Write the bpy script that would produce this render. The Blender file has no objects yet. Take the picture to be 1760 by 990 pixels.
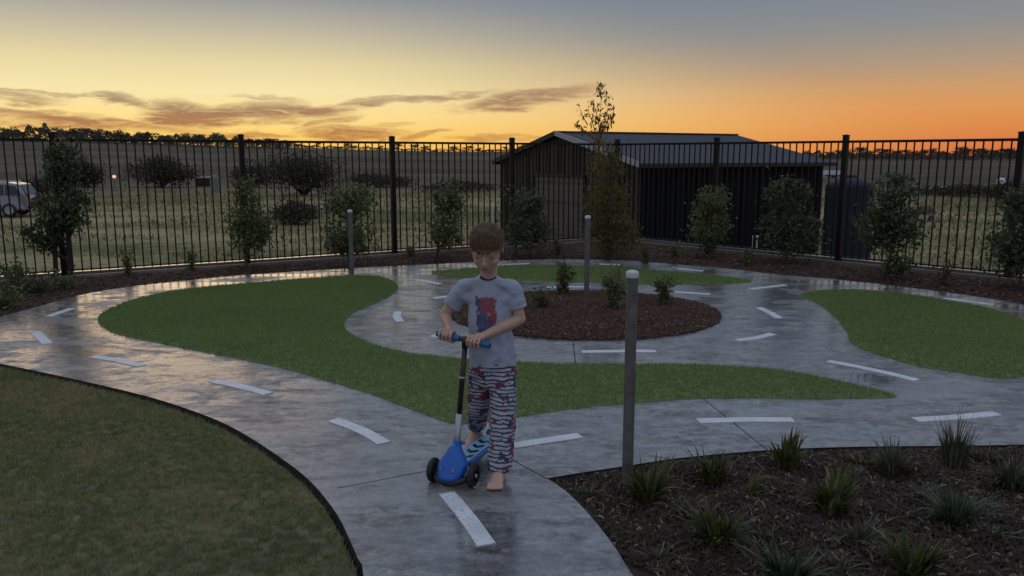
import bpy, bmesh, math, random
import numpy as np
from mathutils import Vector, Matrix, noise as mnoise
from mathutils.geometry import delaunay_2d_cdt

sc = bpy.context.scene
COL = sc.collection
R = math.radians
random.seed(7); np.random.seed(7)

# ------------------------------------------------------------------ camera
CAM_H, FPX, PITCH = 1.60, 1370.0, R(9.49)
cd = bpy.data.cameras.new('camera'); cd.sensor_width = 36.0; cd.lens = 36.0 * FPX / 1760.0
cd.clip_end = 12000; cd.clip_start = 0.05
cam = bpy.data.objects.new('camera', cd); COL.objects.link(cam)
cam.location = (0, 0, CAM_H); cam.rotation_euler = (R(90) - PITCH, 0, 0)
sc.camera = cam

# ------------------------------------------------------------------ view
sc.view_settings.view_transform = 'Standard'
sc.view_settings.look = 'None'
sc.view_settings.exposure = 0.0
sc.view_settings.gamma = 1.0

SUN_AZ, SUN_EL = R(-24), R(5.0)          # azimuth from +Y, clockwise positive


def lin(c):
    r = []
    for v in c[:3]:
        v = v / 255.0
        r.append(v / 12.92 if v <= 0.04045 else ((v + 0.055) / 1.055) ** 2.4)
    return (r[0], r[1], r[2], 1.0)


# small node-expression helper
class NX:
    def __init__(s, nt, sock): s.nt, s.s = nt, sock
    def _op(s, op, *a, clamp=False):
        n = s.nt.nodes.new('ShaderNodeMath'); n.operation = op; n.use_clamp = clamp
        for i, v in enumerate((s,) + a):
            if isinstance(v, NX): s.nt.links.new(v.s, n.inputs[i])
            else: n.inputs[i].default_value = v
        return NX(s.nt, n.outputs[0])
    def __add__(s, o): return s._op('ADD', o)
    def __sub__(s, o): return s._op('SUBTRACT', o)
    def __mul__(s, o): return s._op('MULTIPLY', o)
    def __truediv__(s, o): return s._op('DIVIDE', o)
    def f(s, op, *a, **k): return s._op(op, *a, **k)
    def smooth(s, a, b, lo=0.0, hi=1.0):
        n = s.nt.nodes.new('ShaderNodeMapRange'); n.interpolation_type = 'SMOOTHSTEP'
        s.nt.links.new(s.s, n.inputs['Value'])
        n.inputs['From Min'].default_value = a; n.inputs['From Max'].default_value = b
        n.inputs['To Min'].default_value = lo; n.inputs['To Max'].default_value = hi
        return NX(s.nt, n.outputs['Result'])


def ramp(nt, fac, stops, interp='LINEAR'):
    n = nt.nodes.new('ShaderNodeValToRGB'); e = n.color_ramp.elements
    n.color_ramp.interpolation = interp
    while len(e) < len(stops): e.new(0.5)
    for el, (p, c) in zip(e, stops):
        el.position = p; el.color = c if len(c) == 4 else (*c, 1)
    nt.links.new(fac.s if isinstance(fac, NX) else fac, n.inputs['Fac'])
    return n.outputs['Color']


def mixc(nt, fac, a, b, blend='MIX'):
    n = nt.nodes.new('ShaderNodeMix'); n.data_type = 'RGBA'; n.blend_type = blend
    for sock, v in ((n.inputs[0], fac), (n.inputs[6], a), (n.inputs[7], b)):
        if isinstance(v, NX): nt.links.new(v.s, sock)
        elif isinstance(v, bpy.types.NodeSocket): nt.links.new(v, sock)
        elif isinstance(v, (int, float)): sock.default_value = v
        else: sock.default_value = v if len(v) == 4 else (*v, 1)
    return n.outputs[2]


def noise(nt, vec, scale, detail=3.0, rough=0.55, dist=0.0):
    n = nt.nodes.new('ShaderNodeTexNoise')
    n.inputs['Scale'].default_value = scale; n.inputs['Detail'].default_value = detail
    n.inputs['Roughness'].default_value = rough; n.inputs['Distortion'].default_value = dist
    if vec is not None: nt.links.new(vec, n.inputs['Vector'])
    return n


def mapping(nt, vec, scale=(1, 1, 1), loc=(0, 0, 0), rot=(0, 0, 0)):
    n = nt.nodes.new('ShaderNodeMapping')
    n.inputs['Scale'].default_value = scale; n.inputs['Location'].default_value = loc
    n.inputs['Rotation'].default_value = rot
    nt.links.new(vec, n.inputs['Vector']); return n.outputs[0]


# ------------------------------------------------------------------ twilight sky (world)
def pix_dir(px, py):
    u = (px - 880) / FPX; v = (495 - py) / FPX
    c, s = math.cos(PITCH), math.sin(PITCH)
    return Vector((u, c + v * s, -s + v * c))


def azel(px, py):
    d = pix_dir(px, py).normalized()
    return math.degrees(math.atan2(d.x, d.y)), math.degrees(math.asin(d.z))


world = bpy.data.worlds.new('World'); sc.world = world; world.use_nodes = True
wt = world.node_tree; wt.nodes.clear()
wo = wt.nodes.new('ShaderNodeOutputWorld'); wb = wt.nodes.new('ShaderNodeBackground')
wt.links.new(wb.outputs[0], wo.inputs[0]); wb.inputs['Strength'].default_value = 1.0
tc = wt.nodes.new('ShaderNodeTexCoord')
sep = wt.nodes.new('ShaderNodeSeparateXYZ'); wt.links.new(tc.outputs['Generated'], sep.inputs[0])
X, Y, Z = (NX(wt, sep.outputs[i]) for i in range(3))
EL = Z.f('ARCSINE') * 57.29578
AZ = X.f('ARCTAN2', Y) * 57.29578
diff = ((AZ - math.degrees(SUN_AZ)).f('ABSOLUTE'))
diff = diff.f('MINIMUM', (diff * -1.0) + 360.0)
elp = (EL / 90.0).f('MAXIMUM', 0.0).f('SQRT')
def es(e): return math.sqrt(e / 90.0)
rampA = ramp(wt, elp, [(es(0), lin((252, 172, 70))), (es(1.2), lin((255, 208, 106))), (es(2.6), lin((255, 225, 146))),
                       (es(4.2), lin((247, 230, 172))), (es(6.0), lin((231, 215, 164))), (es(8.0), lin((196, 186, 162))),
                       (es(10.4), lin((146, 150, 154))), (es(20), lin((142, 154, 172))), (es(45), lin((170, 183, 202))), (1.0, lin((174, 187, 206)))])
rampB = ramp(wt, elp, [(es(0), lin((206, 92, 54))), (es(0.9), lin((216, 120, 68))), (es(2.0), lin((222, 142, 78))), (es(3.0), lin((222, 152, 90))),
                       (es(4.2), lin((206, 157, 108))), (es(6.0), lin((172, 152, 130))), (es(8.0), lin((142, 142, 142))),
                       (es(10.4), lin((122, 133, 146))), (es(20), lin((134, 150, 174))), (es(45), lin((170, 183, 202))), (1.0, lin((174, 187, 206)))])
rampC = ramp(wt, elp, [(es(0), lin((126, 126, 148))), (es(3), lin((148, 140, 160))), (es(8), lin((158, 156, 174))),
                       (es(20), lin((150, 160, 182))), (es(45), lin((170, 183, 202))), (1.0, lin((174, 187, 206)))])
sky = mixc(wt, (diff * (EL.f('MAXIMUM', 0.0).f('MINIMUM', 10.0) * .08 + 1.0)).smooth(10, 66), rampA, rampB)
sky = mixc(wt, diff.smooth(62, 150), sky, rampC)
# clouds: thin bars lying low over the sunset
cv = wt.nodes.new('ShaderNodeCombineXYZ')
wt.links.new((AZ * 0.16).s, cv.inputs[0]); wt.links.new((EL * 0.8).s, cv.inputs[1])
n1 = noise(wt, cv.outputs[0], 0.9, 5, 0.6, 0.3); n2 = noise(wt, mapping(wt, cv.outputs[0], (1.0, 1.3, 1), (0, 0, 0), (0, 0, R(-6))), 2.6, 9, 0.66, 0.9)
n1b = noise(wt, mapping(wt, cv.outputs[0], (1, 1, 1), (7.3, 2.1, 0)), 1.4, 5, 0.6)
N1 = NX(wt, n1.outputs['Fac']) - 0.5; N1B = NX(wt, n1b.outputs['Fac']) - 0.5; N2 = NX(wt, n2.outputs['Fac'])
AZW = AZ + N1 * 5.0 + (N2 - 0.5) * 2.4; ELW = EL + N1B * 1.5 + (N2 - 0.5) * 0.45
CL = [(100, 206, 200, 13, .07, 1.0), (312, 196, 62, 22, .02, 1.0), (440, 196, 150, 18, -.04, 1.0), (660, 176, 200, 8, -.10, .8),
      (905, 170, 125, 16, -.14, .95), (610, 230, 85, 13, .03, 1.0), (735, 231, 44, 6, -.22, .85), (845, 237, 75, 6, .0, .7),
      (196, 172, 46, 10, .18, .95), (20, 166, 80, 10, .08, .75), (425, 233, 80, 7, .0, .8), (570, 209, 52, 6, -.2, .75),
      (100, 160, 160, 4, .08, .55), (930, 240, 60, 4, -.1, .6), (520, 186, 80, 9, -.03, .9), (470, 172, 60, 5, .1, .5), (660, 214, 50, 4, -.1, .35)]
mask = None
for (px, py, hw, hh, tilt, amt) in CL:
    a0, e0 = azel(px, py); k = 57.3 / FPX
    da = AZW - a0
    q1 = da / (hw * k); q2 = ((ELW - e0) + da * tilt) / (hh * k * 1.0)
    q = (q1 * q1 + q2 * q2)
    m = q.smooth(1.5, 0.05, 0.0, amt)
    mask = m if mask is None else mask.f('MAXIMUM', m)
mask = mask * N2.smooth(0.26, 0.56, 0.30, 1.0)
mask = (mask * (N1B + 0.5).smooth(0.30, 0.60, 0.72, 1.1)).f('MINIMUM', 1.0)
cloudc = mixc(wt, EL.smooth(0.2, 4.2), lin((188, 118, 64)), lin((152, 120, 98)))
cloudc = mixc(wt, diff.smooth(15, 45), cloudc, lin((176, 128, 92)))
sky = mixc(wt, mask * 0.95, sky, cloudc)
wt.links.new(sky, wb.inputs['Color'])

# last direct glow of the sun, just at the horizon behind the left end of the fence
sd = bpy.data.lights.new('sun', 'SUN'); sd.energy = 0.15; sd.angle = R(26); sd.color = (1.0, 0.62, 0.30)
sun = bpy.data.objects.new('sun', sd); COL.objects.link(sun)
sdir = Vector((math.sin(SUN_AZ) * math.cos(SUN_EL), math.cos(SUN_AZ) * math.cos(SUN_EL), math.sin(SUN_EL)))
sun.rotation_euler = (-sdir).to_track_quat('-Z', 'Y').to_euler()
sun.location = (-6, 12, 6)


# ------------------------------------------------------------------ helpers
def ray(px, py): return pix_dir(px, py)
def g(px, py, z=0.0):                    # where a sight line meets the level z
    d = ray(px, py); t = (CAM_H - z) / -d.z
    return Vector((d.x * t, d.y * t, z))
def Q(px, py, D):                        # a point at depth D (world y)
    d = ray(px, py); t = D / d.y
    return Vector((d.x * t, D, CAM_H + d.z * t))
def mpp(D): return D / FPX               # metres per photo pixel at depth D


def tag(o, label=None, cat=None, group=None, kind=None):
    if label: o['label'] = label
    if cat: o['category'] = cat
    if group: o['group'] = group
    if kind: o['kind'] = kind
    return o


def empty(name, loc=(0, 0, 0), rz=0.0):
    o = bpy.data.objects.new(name, None); COL.objects.link(o)
    o.location = loc; o.rotation_euler = (0, 0, rz); o.empty_display_size = 0.1
    return o


def link_mesh(name, me, mat, parent=None, smooth=False):
    o = bpy.data.objects.new(name, me); COL.objects.link(o)
    if mat is not None and len(me.materials) == 0: me.materials.append(mat)
    if parent is not None: o.parent = parent
    if smooth:
        me.polygons.foreach_set('use_smooth', [True] * len(me.polygons))
    return o


def mesh_np(name, V, F):
    """fast mesh of equal-sided faces; V (n,3), F (m,k)"""
    V = np.asarray(V, np.float32); F = np.asarray(F, np.int32)
    me = bpy.data.meshes.new(name)
    me.vertices.add(len(V)); me.vertices.foreach_set('co', V.ravel())
    k = F.shape[1]; me.loops.add(F.size); me.loops.foreach_set('vertex_index', F.ravel())
    me.polygons.add(len(F))
    me.polygons.foreach_set('loop_start', np.arange(0, F.size, k, dtype=np.int32))
    me.update(calc_edges=True); me.validate()
    return me


def fattr(me, name, vals):
    a = me.attributes.new(name, 'FLOAT', 'POINT'); a.data.foreach_set('value', np.asarray(vals, np.float32))


class MB:
    """collects simple shapes into one mesh"""
    def __init__(s): s.v, s.f = [], []
    def add(s, vs, fs):
        b = len(s.v); s.v += [tuple(p) for p in vs]; s.f += [tuple(i + b for i in f) for f in fs]; return s
    def box(s, c, h, m=None):
        c = Vector(c); pts = []
        for dx in (-1, 1):
            for dy in (-1, 1):
                for dz in (-1, 1):
                    p = Vector((dx * h[0], dy * h[1], dz * h[2]))
                    if m is not None: p = m @ p
                    pts.append(c + p)
        return s.add(pts, [(0, 1, 3, 2), (4, 6, 7, 5), (0, 4, 5, 1), (2, 3, 7, 6), (0, 2, 6, 4), (1, 5, 7, 3)])
    def tube(s, pts, rad, n=8, cap=True):
        pts = [Vector(p) for p in pts]
        rad = [rad] * len(pts) if isinstance(rad, (int, float)) else rad
        rings = []; prev = None
        for i, p in enumerate(pts):
            t = (pts[min(i + 1, len(pts) - 1)] - pts[max(i - 1, 0)]).normalized()
            if prev is None:
                a = t.orthogonal().normalized()
            else:
                a = (prev - t * prev.dot(t)).normalized()
            prev = a; b = t.cross(a)
            rings.append([p + (a * math.cos(2 * math.pi * k / n) + b * math.sin(2 * math.pi * k / n)) * rad[i] for k in range(n)])
        vs = [p for r in rings for p in r]; fs = []
        for i in range(len(rings) - 1):
            for k in range(n):
                fs.append((i * n + k, i * n + (k + 1) % n, (i + 1) * n + (k + 1) % n, (i + 1) * n + k))
        if cap:
            fs.append(tuple(reversed(range(n)))); m = (len(rings) - 1) * n; fs.append(tuple(range(m, m + n)))
        return s.add(vs, fs)
    def lathe(s, c, axis, prof, n=20):
        """prof list of (radius, distance along axis)"""
        c = Vector(c); ax = Vector(axis).normalized(); a = ax.orthogonal().normalized(); b = ax.cross(a)
        vs, fs = [], []
        for (r, h) in prof:
            for k in range(n):
                t = 2 * math.pi * k / n
                vs.append(c + ax * h + (a * math.cos(t) + b * math.sin(t)) * max(r, 1e-4))
        for i in range(len(prof) - 1):
            for k in range(n):
                fs.append((i * n + k, i * n + (k + 1) % n, (i + 1) * n + (k + 1) % n, (i + 1) * n + k))
        return s.add(vs, fs)
    def build(s, name, mat, parent=None, smooth=False, bevel=0.0):
        me = bpy.data.meshes.new(name); me.from_pydata(s.v, [], s.f); me.update()
        bm = bmesh.new(); bm.from_mesh(me); bmesh.ops.recalc_face_normals(bm, faces=bm.faces)
        bm.to_mesh(me); bm.free()
        o = link_mesh(name, me, mat, parent, smooth)
        if bevel:
            b = o.modifiers.new('bevel', 'BEVEL'); b.width = bevel; b.segments = 2; b.limit_method = 'ANGLE'
        return o


def catmull(pts, closed=False, per=6):
    P = [Vector(p) for p in pts]; n = len(P); out = []
    rng = range(n) if closed else range(n - 1)
    for i in rng:
        p0 = P[(i - 1) % n] if closed or i > 0 else P[i]
        p1 = P[i]; p2 = P[(i + 1) % n]
        p3 = P[(i + 2) % n] if closed or i + 2 < n else p2
        for k in range(per):
            t = k / per
            out.append(0.5 * ((2 * p1) + (p2 - p0) * t + (2 * p0 - 5 * p1 + 4 * p2 - p3) * t * t + (3 * p1 - p0 - 3 * p2 + p3) * t ** 3))
    if not closed: out.append(P[-1].copy())
    return out


def inside(poly, pts):
    poly = np.asarray([(p[0], p[1]) for p in poly]); x, y = pts[:, 0], pts[:, 1]
    c = np.zeros(len(pts), bool); n = len(poly); j = n - 1
    for i in range(n):
        xi, yi = poly[i]; xj, yj = poly[j]
        if yi != yj:
            c ^= ((yi > y) != (yj > y)) & (x < (xj - xi) * (y - yi) / (yj - yi) + xi)
        j = i
    return c


def edge_dist(poly, pts):
    poly = np.asarray([(p[0], p[1]) for p in poly]); d = np.full(len(pts), 1e9)
    n = len(poly)
    for i in range(n):
        a = poly[i]; b = poly[(i + 1) % n]; ab = b - a; L = (ab * ab).sum() + 1e-12
        t = np.clip(((pts - a) @ ab) / L, 0, 1)
        d = np.minimum(d, np.hypot(*(pts - (a + t[:, None] * ab)).T))
    return d


def sample_in(poly, n, rng, weight=None):
    P = np.asarray([(p[0], p[1]) for p in poly]); lo, hi = P.min(0), P.max(0); out = []; tot = 0
    while tot < n:
        q = lo + rng.random((max(2 * n, 1000), 2)) * (hi - lo)
        q = q[inside(poly, q)]
        if weight is not None: q = q[rng.random(len(q)) < weight(q)]
        out.append(q); tot += len(q)
    return np.concatenate(out)[:n]


def pad(name, poly, z0, mound, mat, parent=None, step=0.12, soft=0.15, bump=0.0, depth=0.12, bfreq=2.5, skirt=None):
    """a filled outline with a gently mounded top and sides going down"""
    P = np.asarray([(p[0], p[1]) for p in poly]); lo, hi = P.min(0), P.max(0)
    gx, gy = np.meshgrid(np.arange(lo[0], hi[0], step), np.arange(lo[1], hi[1], step))
    q = np.stack([gx.ravel(), gy.ravel()], 1); q += (np.random.rand(*q.shape) - .5) * step * .5
    q = q[inside(poly, q)]; q = q[edge_dist(poly, q) > step * .45] if len(q) else q
    n = len(P); vv = [Vector(p) for p in P] + [Vector(p) for p in q]
    ed = [(i, (i + 1) % n) for i in range(n)]
    r = delaunay_2d_cdt(vv, ed, [list(range(n))], 1, 1e-6)
    V2 = np.asarray([(v.x, v.y) for v in r[0]]); d = edge_dist(poly, V2)
    z = z0 + mound * (1 - np.exp(-d / soft))
    if bump:
        z = z + np.array([mnoise.noise(Vector((x * bfreq, y * bfreq, 3.1))) for x, y in V2]) * bump * np.clip(d / soft, 0, 1)
    V = [(a, b, c) for (a, b), c in zip(V2, z)]; F = [tuple(f) for f in r[2]]
    # skirt
    b0 = len(V); V += [(p[0], p[1], z0 - depth) for p in P]; near = {}
    for i, p in enumerate(P):
        near[i] = int(np.argmin(((V2 - p) ** 2).sum(1)))
    ntop = len(F)
    for i in range(n):
        j = (i + 1) % n; F.append((near[i], b0 + i, b0 + j, near[j]))
    me = bpy.data.meshes.new(name); me.from_pydata(V, [], F); me.update()
    if skirt is not None:
        me.materials.append(mat); me.materials.append(skirt)
        me.polygons.foreach_set('material_index', [0] * ntop + [1] * (len(F) - ntop))
    bm = bmesh.new(); bm.from_mesh(me); bmesh.ops.recalc_face_normals(bm, faces=bm.faces); bm.to_mesh(me); bm.free()
    return link_mesh(name, me, mat, parent)


# ------------------------------------------------------------------ materials
def new_mat(name):
    m = bpy.data.materials.new(name); m.use_nodes = True; nt = m.node_tree
    b = nt.nodes['Principled BSDF']; t = nt.nodes.new('ShaderNodeTexCoord')
    return m, nt, b, t


def simple(name, col, rough=0.6, var=0.15, scale=12.0, metal=0.0, bump=0.0, spec=0.5, coat=0.0):
    m, nt, b, t = new_mat(name)
    n = noise(nt, t.outputs['Object'], scale, 4)
    lo = tuple(c * (1 - var) for c in col[:3]); hi = tuple(min(1, c * (1 + var)) for c in col[:3])
    nt.links.new(ramp(nt, n.outputs['Fac'], [(.3, lo), (.7, hi)]), b.inputs['Base Color'])
    b.inputs['Roughness'].default_value = rough; b.inputs['Metallic'].default_value = metal
    b.inputs['Specular IOR Level'].default_value = spec; b.inputs['Coat Weight'].default_value = coat
    if bump:
        bp = nt.nodes.new('ShaderNodeBump'); bp.inputs['Strength'].default_value = bump; bp.inputs['Distance'].default_value = .01
        nt.links.new(n.outputs['Fac'], bp.inputs['Height']); nt.links.new(bp.outputs[0], b.inputs['Normal'])
    return m


def leaf_mat(name, c1, c2, c3=None, rough=0.5, trans=0.25, attr='tint'):
    m, nt, b, t = new_mat(name)
    a = nt.nodes.new('ShaderNodeAttribute'); a.attribute_name = attr
    st = [(0.0, c1), (0.75 if c3 else 1.0, c2)] + ([(1.0, c3)] if c3 else [])
    col = ramp(nt, a.outputs['Fac'], st)
    nt.links.new(col, b.inputs['Base Color']); b.inputs['Roughness'].default_value = rough
    b.inputs['Specular IOR Level'].default_value = 0.35
    if trans:
        tr = nt.nodes.new('ShaderNodeBsdfTranslucent'); nt.links.new(col, tr.inputs['Color'])
        mx = nt.nodes.new('ShaderNodeMixShader'); mx.inputs[0].default_value = trans
        out = nt.nodes['Material Output']
        nt.links.new(b.outputs[0], mx.inputs[1]); nt.links.new(tr.outputs[0], mx.inputs[2]); nt.links.new(mx.outputs[0], out.inputs[0])
    return m


# where water stands on the slab: photo column, row, half length, half width, smoothness
PUD = [(312, 621, .22, .10, .7), (528, 663, .15, .07, .75), (546, 686, .14, .06, .75), (505, 756, .075, .055, .75), (300, 679, .15, .06, .7), (1492, 652, .20, .12, 1.0),
       (1590, 664, .34, .13, .85), (330, 489, .8, .18, .8), (1440, 485, .7, .14, .85), (480, 473, .5, .12, .85), (1530, 495, .5, .12, .8), (815, 915, .26, .20, .85),
       (120, 640, .25, .12, .6), (760, 470, .4, .1, .7), (860, 960, .3, .18, .8), (620, 600, .3, .12, .6), (1420, 560, .35, .15, .6), (1180, 480, .4, .08, .8)]


def concrete_mat():
    m, nt, b, t = new_mat('wet_concrete'); o = t.outputs['Object']
    big = NX(nt, noise(nt, mapping(nt, o, (1, 1, 1), (3, 1, 0)), 0.45, 3, .5).outputs['Fac'])
    mid = NX(nt, noise(nt, mapping(nt, o, (.8, 1.9, 1), (0, 0, 0), (0, 0, R(14))), 4.6, 9, .70, .4).outputs['Fac'])
    spot = NX(nt, noise(nt, mapping(nt, o, (1, 1.3, 1), (9, 4, 0)), 13, 8, .72, .3).outputs['Fac'])
    fine = NX(nt, noise(nt, o, 60, 6, .75).outputs['Fac'])
    broom = NX(nt, noise(nt, mapping(nt, o, (2, 40, 1), (0, 0, 0), (0, 0, R(-14))), 3.0, 3, .6).outputs['Fac'])
    patchy = NX(nt, noise(nt, mapping(nt, o, (.8, 1.5, 1), (2, 8, 0)), 2.3, 7, .66, .5).outputs['Fac'])
    wet = (patchy.smooth(.45, .53) * .55 + mid.smooth(.45, .53) * .35 + spot.smooth(.46, .56) * .2 + big.smooth(.40, .60) * .15).f('MINIMUM', 1.0)
    base = ramp(nt, spot * .5 + mid * .5, [(.42, (.105, .104, .108)), (.5, (.225, .219, .219)), (.58, (.40, .388, .384))])
    base = mixc(nt, NX(nt, noise(nt, mapping(nt, o, (.6, 1.6, 1), (5, 2, 0)), 1.6, 6, .62, .6).outputs['Fac']).smooth(.50, .60) * .40, base, (.36, .345, .34))
    base = mixc(nt, 1.0, base, ramp(nt, fine, [(.35, (.62, .62, .62)), (.65, (1.25, 1.25, 1.25))]), 'MULTIPLY')
    stain = NX(nt, noise(nt, o, 1.3, 7, .66, .4).outputs['Fac']).smooth(.50, .64)
    base = mixc(nt, stain * .5, base, (.155, .130, .114))
    pe = nt.nodes.new('ShaderNodeSeparateXYZ'); nt.links.new(o, pe.inputs[0]); px_, py_ = NX(nt, pe.outputs[0]), NX(nt, pe.outputs[1])
    pud = None
    for (a, c, hw, hh, amt) in PUD:
        w0 = g(a, c); q1 = (px_ - w0.x) / hw; q2 = (py_ - w0.y) / hh
        m_ = ((q1 * q1 + q2 * q2) + (mid - .5) * 4.5 + (spot - .5) * 2.0).smooth(1.15, .75, 0.0, amt); pud = m_ if pud is None else pud.f('MAXIMUM', m_)
    dark = mixc(nt, 1.0, base, (.60, .60, .62), 'MULTIPLY')
    wetall = wet.f('MAXIMUM', pud)
    nt.links.new(mixc(nt, wetall, base, dark), b.inputs['Base Color'])
    rough = wet.f('MULTIPLY_ADD', -.40, .62) + (fine - .5) * .25
    rough = rough.f('MAXIMUM', .12) * (pud * -1.0 + 1.0) + pud * .05
    nt.links.new(rough.s, b.inputs['Roughness'])
    b.inputs['Specular IOR Level'].default_value = .5
    nt.links.new((wetall * .80 + .20).s, b.inputs['Coat Weight']); b.inputs['Coat IOR'].default_value = 1.5
    nt.links.new((wetall * -.30 + .44 + (fine - .5) * .20 + (mid - .5) * .5).f('MAXIMUM', .05).s, b.inputs['Coat Roughness'])
    bp = nt.nodes.new('ShaderNodeBump'); bp.inputs['Distance'].default_value = .005
    nt.links.new((pud * -.58 + .60).s, bp.inputs['Strength'])
    nt.links.new((mid * .5 + spot * .35 + broom * .25 + fine * .22).s, bp.inputs['Height']); nt.links.new(bp.outputs[0], b.inputs['Normal'])
    return m


def mulch_mat(name, c1, c2):
    m, nt, b, t = new_mat(name); o = t.outputs['Object']
    n = noise(nt, o, 45, 5, .7); n2 = noise(nt, o, 3, 3)
    c = ramp(nt, n.outputs['Fac'], [(.3, c1), (.7, c2)])
    c = mixc(nt, NX(nt, n2.outputs['Fac']).smooth(.4, .7) * .5, c, tuple(x * .5 for x in c1))
    nt.links.new(c, b.inputs['Base Color']); b.inputs['Roughness'].default_value = .8
    bp = nt.nodes.new('ShaderNodeBump'); bp.inputs['Strength'].default_value = .8; bp.inputs['Distance'].default_value = .02
    nt.links.new(n.outputs['Fac'], bp.inputs['Height']); nt.links.new(bp.outputs[0], b.inputs['Normal'])
    return m


def field_mat():
    m, nt, b, t = new_mat('paddock'); o = t.outputs['Object']
    s = nt.nodes.new('ShaderNodeSeparateXYZ'); nt.links.new(o, s.inputs[0])
    x, y = NX(nt, s.outputs[0]), NX(nt, s.outputs[1])
    r = (x * x + y * y).f('SQRT')
    n1 = noise(nt, mapping(nt, o, (.35, 1.1, 1)), .12, 5, .6, .5); n2 = noise(nt, o, 1.8, 5, .65); n3 = noise(nt, o, 14, 4, .7)
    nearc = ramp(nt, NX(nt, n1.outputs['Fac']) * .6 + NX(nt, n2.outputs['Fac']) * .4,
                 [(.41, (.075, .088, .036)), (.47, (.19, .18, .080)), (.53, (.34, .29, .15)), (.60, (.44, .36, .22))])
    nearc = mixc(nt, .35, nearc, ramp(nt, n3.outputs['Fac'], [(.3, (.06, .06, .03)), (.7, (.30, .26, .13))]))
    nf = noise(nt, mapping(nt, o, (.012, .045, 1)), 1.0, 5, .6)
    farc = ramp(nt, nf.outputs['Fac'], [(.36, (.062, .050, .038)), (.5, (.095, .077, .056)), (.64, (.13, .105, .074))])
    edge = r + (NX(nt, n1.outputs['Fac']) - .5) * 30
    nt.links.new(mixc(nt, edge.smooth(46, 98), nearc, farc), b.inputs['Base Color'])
    b.inputs['Roughness'].default_value = .95; b.inputs['Specular IOR Level'].default_value = .1
    bp = nt.nodes.new('ShaderNodeBump'); bp.inputs['Strength'].default_value = .8; bp.inputs['Distance'].default_value = .12
    nt.links.new(n2.outputs['Fac'], bp.inputs['Height']); nt.links.new(bp.outputs[0], b.inputs['Normal'])
    return m


M = {}
M['concrete'] = concrete_mat()
M['field'] = field_mat()
M['mulch'] = mulch_mat('mulch_soil', (.030, .016, .011), (.085, .044, .029))
M['soil'] = simple('dark_soil', (.022, .018, .014), .9, .4, 20, bump=.5)
M['turf_soil'] = simple('turf_base', (.13, .165, .055), .9, .35, 14, bump=.4)
M['thatch'] = simple('thatch_base', (.13, .12, .065), .9, .5, 7, bump=.5)
def paint_mat():
    m, nt, b, t = new_mat('road_paint'); o = t.outputs['Object']
    n = NX(nt, noise(nt, o, 55, 6, .75).outputs['Fac']); n2 = NX(nt, noise(nt, o, 6, 4).outputs['Fac'])
    c = ramp(nt, n2, [(.35, (.56, .57, .60)), (.65, (.74, .75, .79))])
    nt.links.new(mixc(nt, (n + (n2 - .5) * .25).smooth(.565, .63), c, (.30, .29, .285)), b.inputs['Base Color']); b.inputs['Roughness'].default_value = .45
    return m
M['paint'] = paint_mat()
M['grass_in'] = leaf_mat('lawn_blades', (.175, .240, .078), (.255, .340, .115), (.40, .40, .19), .6, .42)
M['grass_out'] = leaf_mat('couch_blades', (.13, .165, .058), (.235, .25, .095), (.48, .39, .22), .65, .42)
M['grass_dry'] = leaf_mat('dry_grass', (.090, .10, .042), (.30, .26, .125), (.44, .36, .21), .8, .4)
M['chip'] = leaf_mat('bark_chip', (.030, .015, .010), (.120, .055, .034), (.24, .17, .12), .8, 0)
M['chip_dark'] = leaf_mat('dark_bark_chip', (.018, .011, .008), (.074, .040, .029), (.26, .20, .15), .8, 0)
M['fence'] = simple('black_powder_coat', (.008, .007, .007), .55, .2, 8, spec=.25)
M['galv'] = simple('galvanised_steel', (.14, .138, .125), .55, .3, 14, metal=.3, bump=.2)
M['cap'] = simple('pale_cap', (.55, .57, .58), .4, .08, 12)
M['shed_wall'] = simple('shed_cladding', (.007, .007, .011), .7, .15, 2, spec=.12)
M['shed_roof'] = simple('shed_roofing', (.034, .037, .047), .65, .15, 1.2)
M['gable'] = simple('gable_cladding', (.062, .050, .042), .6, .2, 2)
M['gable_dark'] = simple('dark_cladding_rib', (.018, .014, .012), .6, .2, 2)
M['trim'] = simple('pale_trim', (.34, .35, .38), .4, .08, 3)
M['roller'] = simple('roller_door_sheet', (.085, .080, .084), .5, .15, 2)
M['bark'] = simple('sapling_bark', (.060, .046, .038), .85, .35, 25, bump=.4)
M['bark_dark'] = simple('dark_bark', (.022, .016, .014), .85, .3, 20)
M['leaf_a'] = leaf_mat('leaf_olive', (.065, .082, .032), (.15, .165, .068), (.26, .235, .12), trans=.4)
M['leaf_b'] = leaf_mat('leaf_deep', (.045, .058, .026), (.105, .125, .056), (.19, .18, .095), trans=.4)
M['leaf_gum'] = leaf_mat('leaf_gum', (.075, .080, .026), (.16, .14, .048), (.32, .19, .07), .45, .55)
M['leaf_gum_backlit'] = leaf_mat('leaf_gum_backlit', (.16, .10, .038), (.34, .20, .075), (.50, .30, .11), .45, .65)  # gum's upper leaves, sunset shining through them put into the golden colour
M['leaf_far'] = leaf_mat('leaf_far', (.045, .042, .032), (.085, .076, .054), (.12, .10, .068), .8, .25)  # haze of distance put into the colour as a lighter leaf tone
M['strap_green'] = leaf_mat('strap_green', (.034, .044, .012), (.120, .135, .034), (.26, .22, .10), .55, .3)
M['strap_blue'] = leaf_mat('strap_blue', (.024, .045, .022), (.075, .11, .060), (.20, .22, .14), .35, .2)
M['strap_grey'] = leaf_mat('strap_grey', (.045, .050, .030), (.12, .12, .075), (.26, .23, .14), .6, .2)
M['wet_edge'] = simple('wet_concrete_strip', (.26, .25, .23), .10, .12, 6)
M['edging'] = simple('edging_steel', (.20, .17, .14), .30, .15, 6)
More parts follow.
